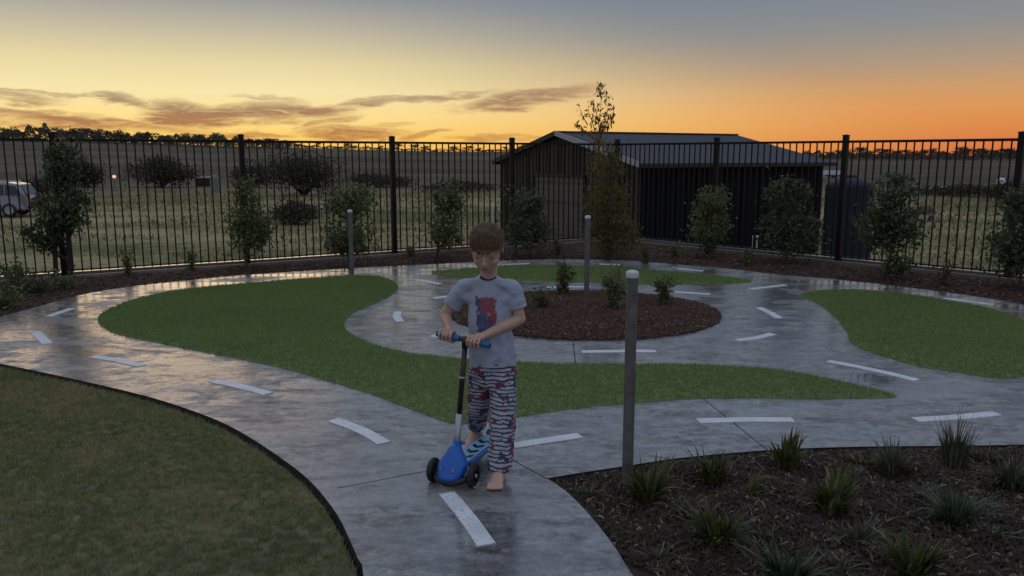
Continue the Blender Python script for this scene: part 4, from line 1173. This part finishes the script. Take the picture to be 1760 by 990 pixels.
def build_scooter():
    wl, wr = Vector((-.392, 3.755, 0)), Vector((-.186, 3.675, 0)); fc = (wl + wr) / 2; axl = (wr - wl).normalized()
    fwd = Vector((axl.y, -axl.x, 0)); fwd = fwd if fwd.y < 0 else -fwd
    root = empty('scooter', fc); rz = math.atan2(fwd.y, fwd.x); rot = Matrix.Rotation(rz, 3, 'Z')
    def T(x, y, z): return rot @ Vector((x, y, z))          # x forward, y to its left, z up
    tr = .108
    # wheels with spokes
    for s in (-1, 1):
        R0 = .060; c = T(0, s * tr, R0); ax = T(0, s, 0)
        w = MB().lathe(c - ax * .014, ax, [(.030, 0), (.052, .0), (.0595, .006), (.0600, .014), (.0595, .022), (.052, .028), (.030, .028)], 28).build('wheel', M['rubber'], root, True)
        rm = MB().lathe(c - ax * .011, ax, [(.0, .0), (.012, -.003), (.014, .011), (.012, .025), (0, .025)], 14)
        for k in range(6):
            a = k * math.pi / 3; u = T(math.cos(a), 0, math.sin(a)); rm.tube([c + u * .010, c + u * .046], [.006, .005], 5)
        rm.lathe(c - ax * .010, ax, [(.044, 0), (.050, 0), (.050, .020), (.044, .020), (.044, 0)], 24)
        rm.build('rim', M['black'], w)
        arc = MB(); arc.tube([c + ax * s * 0 + T(math.cos(t), 0, math.sin(t)) * .0545 + ax * .0145 for t in np.linspace(-2.2, -1.0, 9)], .0022, 5)
        arc.build('rim_glint', M['pvc'], w)
    # front axle bow under the shell
    ab = MB(); pts = [T(.0, y, .060 - .024 * math.cos(y / tr * 1.4) + .0) + T(.072 * math.cos(y / tr * 1.5), 0, 0) for y in np.linspace(-tr + .014, tr - .014, 13)]
    ab.tube(pts, [.015 + .005 * math.cos((i - 6) / 6 * 1.4) for i in range(13)], 10); ab.build('axle', M['black'], root, True)
    # shell: rounded shield rising to the stem
    V, F, nu, nv = [], [], 20, 12
    for j in range(nv + 1):
        v = j / nv; z = .052 + .145 * v; k = math.sin(math.pi * (.14 + .78 * v) ** .8)
        hw = (.064 * (1 - v) ** .45 + .020) * (.75 + .3 * math.sin(math.pi * min(1, v * 1.3))); hd = .055 * (1 - v) ** .6 + .020; cx = .022 - .055 * v
        for i in range(nu):
            a = 2 * math.pi * i / nu; V.append(T(cx + hd * math.cos(a), hw * math.sin(a), z))
    for j in range(nv):
        for i in range(nu): F.append((j * nu + i, j * nu + (i + 1) % nu, (j + 1) * nu + (i + 1) % nu, (j + 1) * nu + i))
    F.append(tuple(range(nu))); F.append(tuple(range(nv * nu, nv * nu + nu)))
    MB().add(V, F).build('front_shell', M['blue'], root, True)
    # deck
    ring = [(-.06, .035), (-.10, .052), (-.20, .060), (-.36, .060), (-.46, .050), (-.50, .034)]
    out = [(x, y) for x, y in ring] + [(x, -y) for x, y in reversed(ring)]
    V = [T(x, y, .062) for x, y in out] + [T(x, y, .086) for x, y in out]; n = len(out)
    dk = MB().add(V, [tuple(range(n)), tuple(range(n, 2 * n))] + [(i, (i + 1) % n, n + (i + 1) % n, n + i) for i in range(n)]).build('deck', M['blue'], root, False, .006)
    inn = [(x * .96 - .012, y * .78) for x, y in ring] + [(x * .96 - .012, -y * .78) for x, y in reversed(ring)]
    V = [T(x, y, .085) for x, y in inn] + [T(x, y, .0895) for x, y in inn]
    MB().add(V, [tuple(range(n)), tuple(range(n, 2 * n))] + [(i, (i + 1) % n, n + (i + 1) % n, n + i) for i in range(n)]).build('grip_pad', M['blue_deck'], dk)
    for k in range(4):
        x0 = -.15 - .075 * k; V = [T(x0, -.030, .0900), T(x0 + .028, 0, .0900), T(x0, .030, .0900), T(x0 - .026, .030, .0900), T(x0 + .002, 0, .0900), T(x0 - .026, -.030, .0900)]
        V += [v + Vector((0, 0, .0022)) for v in V]
        MB().add(V, [(6, 7, 10, 11), (7, 8, 9, 10)] + [(i, (i + 1) % 6, 6 + (i + 1) % 6, 6 + i) for i in range(6)]).build('tread_chevron', M['black'], dk)
    for s in (-1, 1):
        MB().lathe(T(0, s * (tr + .013), .060), T(0, s, 0), [(.011, 0), (.011, .004), (.006, .007), (0, .007)], 12).build('hub_cap', M['alu'], root, True)
        MB().lathe(T(.068, s * .030, .100), T(1, s * .35, .3), [(.005, 0), (.005, .003), (0, .004)], 8).build('bolt', M['alu'], root)
    # neck between shell and deck
    MB().tube([T(-.02, 0, .09), T(-.07, 0, .078), T(-.12, 0, .074)], [.034, .030, .024], 12).build('neck', M['black'], root, True)
    # rear wheel and brake
    c = T(-.535, 0, .040); ax = T(0, 1, 0)
    w = MB().lathe(c - ax * .018, ax, [(.014, 0), (.034, 0), (.040, .006), (.040, .030), (.034, .036), (.014, .036)], 22).build('rear_wheel', M['rubber'], root, True)
    MB().lathe(c - ax * .017, ax, [(0, -.002), (.014, -.002), (.014, .036), (0, .036)], 12).build('rim', M['black'], w)
    V, F = [], []
    for j, t in enumerate(np.linspace(2.75, .55, 9)):
        for y in (-.030, .030):
            for rr in (.047, .053): V.append(T(-.535 + rr * math.cos(t) * 1.15, y, .045 + rr * math.sin(t) * 1.15 + (.012 if j > 5 else 0)))
    for j in range(8):
        a, b = 4 * j, 4 * j + 4
        F += [(a, b, b + 2, a + 2), (a + 1, a + 3, b + 3, b + 1), (a, a + 1, b + 1, b), (a + 2, b + 2, b + 3, a + 3)]
    F += [(0, 2, 3, 1), (32, 33, 35, 34)]
    MB().add(V, F).build('brake', M['blue'], root, True)
    # stem (leans back to the child) and T-bar
    A = Q(784, 776, 3.775) - fc; Bp = Q(800, 584, 3.845) - fc
    def S(t): return A.lerp(Bp, t)
    MB().tube([S(-.10), S(.34)], .0165, 14).build('lower_stem', M['alu'], root, True)
    cl = MB().tube([S(.02), S(.10)], .0225, 14).build('clamp', M['blue'], root, True)
    MB().tube([S(.085) + T(0, .02, 0), S(.085) + T(0, .042, 0)], .008, 8).build('lever', M['blue'], cl, True)
    MB().tube([S(.335), S(.97)], .0135, 14).build('upper_stem', M['stem_dark'], root, True)
    MB().tube([S(.655), S(.672)], .0175, 14).build('height_pin', M['alu'], root, True)
    MB().tube([S(.93), S(1.03)], .0175, 14).build('bar_joint', M['black'], root, True)
    HL, HR = Q(751, 573, 3.905) - fc, Q(842, 594, 3.785) - fc
    MB().tube([HL.lerp(HR, .05), HL.lerp(HR, .95)], .0105, 12).build('handlebar', M['black'], root, True)
    for a, b in ((0, .44), (.60, 1.0)):
        p, q = HL.lerp(HR, a), HL.lerp(HR, b); dd = (q - p).normalized(); ln = (q - p).length
        prof = [(.010, 0), (.0165, .002)] + [(.0148 + .0014 * (i % 2), .008 + (ln - .016) * i / 10) for i in range(11)] + [(.0165, ln - .002), (.010, ln)]
        MB().lathe(p, dd, prof, 14).build('grip', M['grip'], root, True)
    tag(root, 'small blue three-wheeled kick scooter with a black T-bar held by the child', 'scooter')
    return fc + HL, fc + HR
BARL, BARR = build_scooter()

# ------------------------------------------------------------------ child
def skin_mat():
    m, nt, b, t = new_mat('skin'); n = noise(nt, t.outputs['Object'], 18, 3)
    nt.links.new(ramp(nt, n.outputs['Fac'], [(.3, (.48, .30, .22)), (.7, (.56, .37, .275))]), b.inputs['Base Color'])
    b.inputs['Roughness'].default_value = .5; b.inputs['Subsurface Weight'].default_value = .12
    b.inputs['Subsurface Radius'].default_value = (.012, .005, .003); return m
M['skin'] = skin_mat()
def shirt_mat(p0):
    """pale grey marl with a plain faded red and navy block printed on the chest"""
    m, nt, b, t = new_mat('shirt_cloth'); o = t.outputs['Object']
    s = nt.nodes.new('ShaderNodeSeparateXYZ'); nt.links.new(o, s.inputs[0]); x, y, z = (NX(nt, s.outputs[i]) for i in range(3))
    f = noise(nt, o, 220, 2); base = ramp(nt, f.outputs['Fac'], [(.3, (.30, .335, .42)), (.7, (.38, .415, .50))])
    n = NX(nt, noise(nt, o, 30, 4, .7).outputs['Fac']); n2 = NX(nt, noise(nt, o, 70, 3, .6).outputs['Fac'])
    # a plain faded block print: dark red corner over navy corner
    ex = ((x - p0.x).f('ABSOLUTE') / .052).f('MAXIMUM', (z - (p0.z - .035)).f('ABSOLUTE') / .088) + (n - .5) * 1.1
    blk = ex.smooth(1.0, .93) * y.smooth(p0.y + .06, p0.y + .04) * n2.smooth(.30, .46, .45, .92)
    half = ((x - p0.x) + (z - (p0.z - .03)) * .7 + (n - .5) * .16).smooth(-.006, .006)
    base = mixc(nt, blk, base, mixc(nt, half, (.045, .048, .14), (.24, .035, .040)))
    nt.links.new(base, b.inputs['Base Color']); b.inputs['Roughness'].default_value = .85; b.inputs['Sheen Weight'].default_value = .15
    return m
def trouser_mat():
    m, nt, b, t = new_mat('striped_cotton'); o = t.outputs['Object']
    s = nt.nodes.new('ShaderNodeSeparateXYZ'); nt.links.new(o, s.inputs[0]); x, y, z = (NX(nt, s.outputs[i]) for i in range(3))
    w = NX(nt, noise(nt, o, 14, 3).outputs['Fac'])
    st = ((z + (w - .5) * .034 + x * .05) / .0200).f('FRACT')
    n = NX(nt, noise(nt, mapping(nt, o, (1, 1, 1), (2, 0, 0)), 20, 2, .5).outputs['Fac']); n2 = NX(nt, noise(nt, mapping(nt, o, (1, 1, 1), (0, 5, 0)), 17, 2, .5).outputs['Fac'])
    c = mixc(nt, st.smooth(.60, .70) , (.36, .365, .42), (.020, .022, .052))
    c = mixc(nt, n.smooth(.575, .62), c, (.15, .034, .046)); c = mixc(nt, n2.smooth(.57, .62), c, (.040, .044, .10))
    nt.links.new(c, b.inputs['Base Color']); b.inputs['Roughness'].default_value = .85; return m
M['collar'] = simple('navy_rib', (.020, .026, .075), .85, .2, 60)
M['trousers'] = trouser_mat()
M['hair'] = leaf_mat('hair', (.13, .080, .046), (.42, .27, .15), None, .45, .6)  # strands lightened, some sunset rim glow put into their colour
M['hair_cap'] = simple('hair_under', (.060, .036, .024), .6, .3, 60, bump=.5)
M['dark'] = simple('dark_eye', (.020, .014, .012), .3, .1, 20)
M['lip'] = simple('lip', (.26, .10, .085), .5, .1, 20)


def ell_pts(c, r, m=None, n=10):
    out = []
    for i in range(n + 1):
        ph = math.pi * i / n
        for k in range(2 * n):
            th = math.pi * k / n; v = Vector((r[0] * math.sin(ph) * math.cos(th), r[1] * math.sin(ph) * math.sin(th), r[2] * math.cos(ph)))
            out.append(Vector(c) + (m @ v if m else v))
    return out


def hull(bm, pts):
    vs = [bm.verts.new(p) for p in pts]; r = bmesh.ops.convex_hull(bm, input=vs)
    junk = [v for v in r['geom_interior'] if isinstance(v, bmesh.types.BMVert)] + [v for v in r['geom_unused'] if isinstance(v, bmesh.types.BMVert)]
    bmesh.ops.delete(bm, geom=list(set(junk)), context='VERTS')


def rr(r): return (r, r, r) if isinstance(r, (int, float)) else r
def limb(bm, chain, m=None, n=8):
    for (p, a), (q, b) in zip(chain[:-1], chain[1:]):
        hull(bm, ell_pts(p, rr(a), m, n) + ell_pts(q, rr(b), m, n))


def remesh(name, bm, voxel, smooth, mat, parent=None, factor=.5):
    me = bpy.data.meshes.new(name); bm.to_mesh(me); bm.free(); o = bpy.data.objects.new(name, me); COL.objects.link(o)
    r = o.modifiers.new('r', 'REMESH'); r.mode = 'VOXEL'; r.voxel_size = voxel
    s = o.modifiers.new('s', 'SMOOTH'); s.iterations = smooth; s.factor = factor
    dg = bpy.context.evaluated_depsgraph_get(); m2 = bpy.data.meshes.new_from_object(o.evaluated_get(dg)); m2.name = name
    bpy.data.objects.remove(o); m2.materials.clear()
    return link_mesh(name, m2, mat, parent, True)


def build_child():
    yT = 3.96
    pel, chest = Q(846, 624, yT), Q(843, 522, yT - .01)
    ShL, ShR = Q(799, 490, yT), Q(879, 492, yT - .02)
    ElL, ElR = Q(764, 541, yT + .04), Q(894, 548, yT - .02)
    bl, br = BARL, BARR; ax = (br - bl).normalized()
    HcL, HcR = bl.lerp(br, .19), bl.lerp(br, .72)
    up = (Vector((0, 0, 1)) - ax * ax.z).normalized(); back = up.cross(ax).normalized(); back = back if back.y > 0 else -back
    def around(c, off, deg, r): a = R(deg); return c + ax * off + (back * math.cos(a) + up * math.sin(a)) * r
    hipL, hipR = Q(826, 640, yT + .01), Q(864, 641, yT)
    ankR = g(857, 815, .055); ankR = Vector((-.062, 3.775, .06)); kneeR = Q(864, 722, 3.86)
    toeR = Vector((-.083, 3.64, .014))
    toeL = g(799, 779, .012); ankL = toeL + Vector((.055, .13, .075)); kneeL = Q(822, 702, 4.02)
    bm = bmesh.new()
    # torso
    limb(bm, [(pel, (.082, .062, .06)), (Q(845, 580, yT), (.078, .058, .06)), (chest, (.084, .060, .05)), (Q(841, 500, yT), (.066, .044, .028))])
    for s in (ShL, ShR): limb(bm, [(Q(841, 496, yT), .030), (s, .026)])
    # head frame
    hs = 1.07; Hc = Q(836, 428, yT - .085)
    f = Vector((-.12, -math.cos(R(31)), -math.sin(R(31)))).normalized(); rt = f.cross(Vector((0, 0, 1))).normalized(); rt = rt if rt.x > 0 else -rt
    u = rt.cross(f).normalized(); u = u if u.z > 0 else -u
    HM = Matrix((rt, f, u)).transposed()
    def H(x, y, z): return Hc + (rt * x + f * y + u * z) * hs
    limb(bm, [(Q(841, 494, yT), .043), (H(0, -.018, -.050), .042)])
    hull(bm, ell_pts(H(0, -.012, .022), (.071 * hs, .086 * hs, .076 * hs), HM, 12))
    hull(bm, ell_pts(H(0, .012, .0), (.066 * hs, .062 * hs, .06 * hs), HM, 10) + ell_pts(H(0, .026, -.052), (.057 * hs, .046 * hs, .03 * hs), HM, 10) + ell_pts(H(0, .050, -.080), (.024 * hs, .018 * hs, .015 * hs), HM, 8))
    limb(bm, [(H(0, .070, .006), .007), (H(0, .086, -.026), .0105)])                       # nose
    for s in (-1, 1):
        hull(bm, ell_pts(H(s * .009, .080, -.029), (.007, .008, .006), HM, 6))
        limb(bm, [(H(s * .012, .070, .018), .007), (H(s * .040, .058, .018), .009)])         # brow
        hull(bm, ell_pts(H(s * .034, .050, -.032), (.022, .018, .020), HM, 8))               # cheek
        hull(bm, ell_pts(H(s * .072, -.012, -.006), (.007, .017, .026), HM, 8))              # ear
    hull(bm, ell_pts(H(0, .070, -.050), (.020, .010, .006), HM, 6)); hull(bm, ell_pts(H(0, .068, -.060), (.017, .010, .006), HM, 6))
    # arms
    wristL = around(HcL, -.012, 30, .050); wristR = around(HcR, .028, 40, .046)
    limb(bm, [(ShL, .028), (ShL.lerp(ElL, .5), .032), (ElL, .028), (ElL.lerp(wristL, .35), .029), (wristL, .020)])
    limb(bm, [(ShR, .028), (ShR.lerp(ElR, .5), .032), (ElR, .029), (ElR.lerp(wristR, .35), .030), (wristR, .020)])
    # hands: palm behind the bar, four fingers over the front, thumb beneath
    for c, w, sgn in ((HcL, wristL, 1), (HcR, wristR, -1)):
        limb(bm, [(w, .019), (around(c, 0, 35, .034), .021)])
        limb(bm, [(around(c, -.026, 35, .029), .013), (around(c, .026, 35, .029), .013)])
        for k, (off, sc_) in enumerate(((-.0305, .9), (-.0102, 1.0), (.0102, 1.02), (.0305, .96))):
            off *= sgn
            limb(bm, [(around(c, off, 55, .030), .0086), (around(c, off, 105, .0285), .0086 * sc_), (around(c, off, 165, .0265), .0078 * sc_), (around(c, off, 225, .0245), .0074 * sc_), (around(c, off * .95, 225 + 45 * sc_, .0235), .0068)], None, 6)
        limb(bm, [(around(c, sgn * .030, 10, .029), .011), (around(c, sgn * .042, -40, .027), .0095), (around(c, sgn * .036, -85, .025), .0085), (around(c, sgn * .024, -115, .0245), .0075)], None, 6)
    # legs and feet
    limb(bm, [(hipR, .058), (kneeR, .042), (kneeR.lerp(ankR, .4), .042), (ankR, .027)]); limb(bm, [(hipL, .058), (kneeL, .042), (kneeL.lerp(ankL, .4), .042), (ankL, .026)])
    for ank, toe in ((ankR, toeR), (ankL, toeL)):
        d = Vector((toe.x - ank.x, toe.y - ank.y, 0)); d.normalize(); sd = Vector((-d.y, d.x, 0)); base = Vector((ank.x, ank.y, 0)); lift = max(0, ank.z - .06)
        heel = base - d * .035 + Vector((0, 0, .026 + lift * 1.0)); ball = Vector((toe.x, toe.y, 0)) - d * .030 + Vector((0, 0, .020))
        limb(bm, [(ank, .026), (heel, (.024, .024, .024))]); limb(bm, [(ank, .025), (ball, (.035, .034, .018))]); limb(bm, [(heel, .027), (ball, (.035, .034, .019))])
        for k in range(5):
            o_ = (k - 2) * .0145; ln = (.030, .034, .031, .027, .022)[k if sd.x > 0 else 4 - k]
            limb(bm, [(ball + sd * o_ + d * .010, .0105), (ball + sd * o_ * 1.1 + d * (ln + .006) - Vector((0, 0, .008)), .0085 if k not in (0,) else .009)], None, 6)
    body = remesh('person', bm, .0032, 2, M['skin'])
    zmin = min(v.co.z for v in body.data.vertices)
    tag(body, 'barefoot child in grey T-shirt and striped pyjama trousers looking down, holding a scooter', 'person')

    # ---- T-shirt
    bm = bmesh.new(); ye = yT
    hem = Q(845, 628, yT)
    limb(bm, [(Q(846, 640, ye), (.124, .088, .05)), (Q(845, 585, ye), (.118, .085, .05)), (Q(842, 535, ye - .005), (.116, .082, .05)), (Q(840, 502, ye), (.108, .068, .030)), (Q(839, 474, ye), (.054, .050, .014))], None, 10)
    dL, dR = (ElL - ShL).normalized(), (ElR - ShR).normalized()
    SlL = ShL.lerp(ElL, .70) + Vector((.006, 0, 0)); SlRx = ShR.lerp(ElR, .68) + Vector((.006, 0, 0))
    for S_, E_, d_ in ((ShL, SlL, dL), (ShR, SlRx, dR)):
        limb(bm, [(Q(839, 478, ye), (.054, .050, .018)), (S_, (.042, .047, .034))], None, 9)
        a_ = d_.orthogonal().normalized(); b_ = d_.cross(a_)
        disc = [E_ + (a_ * math.cos(t) + b_ * math.sin(t)) * .050 for t in np.linspace(0, 2 * math.pi, 24, endpoint=False)]
        hull(bm, ell_pts(S_, (.042, .047, .034), None, 9) + disc)
        limb(bm, [(Q(841, 522, ye), (.10, .07, .03)), (S_.lerp(E_, .40), (.038, .044, .036))], None, 8)
    sh = remesh('t_shirt', bm, .006, 6, shirt_mat(Q(836, 530, yT - .08)))
    bm = bmesh.new(); bm.from_mesh(sh.data)
    def cut(co, no, near=None, rad=1e9):
        geom = [x for x in list(bm.faces) + list(bm.edges) + list(bm.verts)
                if near is None or ((x.co if isinstance(x, bmesh.types.BMVert) else (x.calc_center_median() if isinstance(x, bmesh.types.BMFace) else (x.verts[0].co + x.verts[1].co) / 2)) - near).length < rad]
        bmesh.ops.bisect_plane(bm, geom=geom, plane_co=co, plane_no=no, clear_outer=True, dist=1e-5)
    cut(hem, Vector((.02, -.10, -1)))
    neckc = Q(839, 474, yT - .03); nno = Vector((0, -.5, .87)).normalized(); cut(neckc, nno, neckc, .085)
    bm.normal_update()
    for v in bm.verts:
        p = v.co; k = mnoise.noise(Vector((p.x * 17 + p.z * 11, p.y * 16, p.z * 9))) * .0095 - abs(mnoise.noise(Vector((p.x * 9 - p.z * 14, p.y * 9, p.z * 12 + p.x * 8)))) * .010 + mnoise.noise(Vector((p.x * 40, p.y * 40, p.z * 16 + p.x * 20))) * .0022
        low_ = max(0, min(1, (.75 - p.z) / .2)); k += low_ * .006 * math.sin(p.x * 75 + p.y * 40)
        v.co += v.normal * k
    bm.to_mesh(sh.data); bm.free(); sh.data.polygons.foreach_set('use_smooth', [True] * len(sh.data.polygons))
    so = sh.modifiers.new('thick', 'SOLIDIFY'); so.thickness = .0035; so.offset = -1
    sh.parent = body
    # ribbed collar sewn along the neck opening
    bm = bmesh.new(); bm.from_mesh(sh.data)
    loop = [v.co.copy() for v in bm.verts if v.is_boundary and (v.co - neckc).length < .11]; bm.free()
    if len(loop) > 8:
        cc_ = sum(loop, Vector()) / len(loop); loop.sort(key=lambda p: math.atan2(p.y - cc_.y, p.x - cc_.x))
        n_ = 28; ring = []
        for k in range(n_):
            a0 = -math.pi + 2 * math.pi * (k + .5) / n_
            near_ = sorted(loop, key=lambda p: abs((math.atan2(p.y - cc_.y, p.x - cc_.x) - a0 + math.pi) % (2 * math.pi) - math.pi))[:4]
            q = sum(near_, Vector()) / len(near_); ring.append(q + (q - cc_).normalized() * .001)
        V, F = [], []
        for q in ring:
            d_ = (q - cc_); d_.z = 0; d_.normalize(); prof = [(.006, -.008), (.0085, -.003), (.005, .006), (-.001, .0085), (-.004, .004), (-.003, -.006)]
            V += [q + d_ * a + Vector((0, 0, b)) for a, b in prof]
        m_ = 6
        for k in range(n_):
            for i in range(m_): F.append((k * m_ + i, k * m_ + (i + 1) % m_, ((k + 1) % n_) * m_ + (i + 1) % m_, ((k + 1) % n_) * m_ + i))
        MB().add(V, F).build('collar', M['collar'], sh, True)

    # ---- trousers
    bm = bmesh.new()
    limb(bm, [(Q(846, 604, yT), (.098, .076, .04)), (Q(846, 632, yT), (.104, .084, .05)), (Q(845, 655, yT), (.098, .080, .04))], None, 9)
    kR = kneeR; kL = kneeL
    limb(bm, [(hipR + Vector((0, 0, .01)), (.072, .078, .06)), (hipR.lerp(kR, .55), (.070, .074, .06)), (kR, (.068, .068, .05)), (kR.lerp(ankR, .55), (.067, .066, .05)), (ankR + Vector((.0, .006, .004)), (.066, .066, .03))], None, 9)
    limb(bm, [(hipL + Vector((0, 0, .01)), (.066, .076, .06)), (hipL.lerp(kL, .55), (.063, .070, .06)), (kL, (.058, .062, .05)), (kL.lerp(ankL, .6), (.052, .056, .05)), (ankL + Vector((.012, .012, .040)), (.047, .05, .03))], None, 9)
    tr = remesh('trousers', bm, .006, 5, M['trousers'])
    bm = bmesh.new(); bm.from_mesh(tr.data)
    cut(Vector((0, 0, .040)), Vector((0, 0, -1)), ankR, .11)
    cl_ = ankL + Vector((.0, .0, .045)); cut(cl_, Vector((-.35, -.2, -1)).normalized(), ankL + Vector((.012, .012, .02)), .10)
    bm.normal_update()
    for v in bm.verts:
        p = v.co; k = mnoise.noise(Vector((p.x * 13, p.y * 13, p.z * 26))) * .008 + mnoise.noise(Vector((p.x * 30 + p.z * 25, p.y * 30, p.z * 30))) * .003
        v.co += v.normal * k
    bm.to_mesh(tr.data); bm.free(); tr.data.polygons.foreach_set('use_smooth', [True] * len(tr.data.polygons))
    so = tr.modifiers.new('thick', 'SOLIDIFY'); so.thickness = .003; so.offset = -1
    tr.parent = body

    # ---- hair: cap plus short strands
    bm = bmesh.new()
    hull(bm, ell_pts(H(0, -.018, .037), (.0750 * hs, .089 * hs, .069 * hs), HM, 12)); hull(bm, ell_pts(H(0, -.050, -.005), (.066 * hs, .052 * hs, .060 * hs), HM, 10))
    for s in (-1, 1): limb(bm, [(H(s * .066, -.002, .03), .012), (H(s * .069, -.004, .008), .008)])
    hair = remesh('hair', bm, .006, 3, M['hair_cap'], body)
    rg2 = np.random.default_rng(5); V, F, T = [], [], []
    co = np.array([v.co[:] for v in hair.data.vertices]); no = np.array([v.normal[:] for v in hair.data.vertices])
    # every vertex of the cap is a root candidate; the fringe falls to the brow
    for i in rg2.integers(0, len(co), 7000):
        p, nrm = Vector(co[i]), Vector(no[i]); loc = HM.transposed() @ (p - Hc)
        if loc.z < -.045 * hs: continue
        down = (-u * .9 + f * (.5 if loc.y > 0 else -.2)); tdir = (down - nrm * down.dot(nrm)); tdir = tdir.normalized() if tdir.length > .05 else f
        jit = Vector(rg2.normal(size=3) * .45); ln = (.014 + .026 * rg2.random() ** 1.5) * (.80 if loc.y > .03 else 1.0); w = .0010
        d = (nrm * (.22 + .35 * rg2.random()) + tdir * .85 + jit * .42).normalized(); sd = d.cross(nrm).normalized() if d.cross(nrm).length > .01 else rt
        b0 = len(V); a = p - nrm * .003; m = a + d * ln * .55; e = m + (d * .5 + tdir * .5).normalized() * ln * .5
        V += [a - sd * w, a + sd * w, m + sd * w * .8, m - sd * w * .8, e, e]; V[-1] = e + sd * .0003; F += [(b0, b0 + 1, b0 + 2, b0 + 3), (b0 + 3, b0 + 2, b0 + 5, b0 + 4)]; t = rg2.random(); T += [t] * 6
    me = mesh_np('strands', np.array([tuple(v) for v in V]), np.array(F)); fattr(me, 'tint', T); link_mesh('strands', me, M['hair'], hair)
    # ---- face details
    for s in (-1, 1):
        b2 = bmesh.new(); hull(b2, ell_pts(H(s * .029, .0645, -.001), (.0125, .006, .0028), HM, 6)); me = bpy.data.meshes.new('eye'); b2.to_mesh(me); b2.free(); link_mesh('eye', me, M['dark'], body, True)
        pts = [H(s * (.014 + .007 * k), .0745 - .0030 * k * k * .6, .0265 - .0012 * k + .0030 * math.sin(k / 4 * 3.1)) for k in range(5)]
        MB().tube(pts, [.0018, .003, .003, .0026, .0014], 6).build('eyebrow', M['hair_cap'], body, True)
    b2 = bmesh.new(); hull(b2, ell_pts(H(0, .0785, -.0550), (.0165, .004, .0034), HM, 6)); me = bpy.data.meshes.new('lips'); b2.to_mesh(me); b2.free(); link_mesh('lips', me, M['lip'], body, True)
build_child()
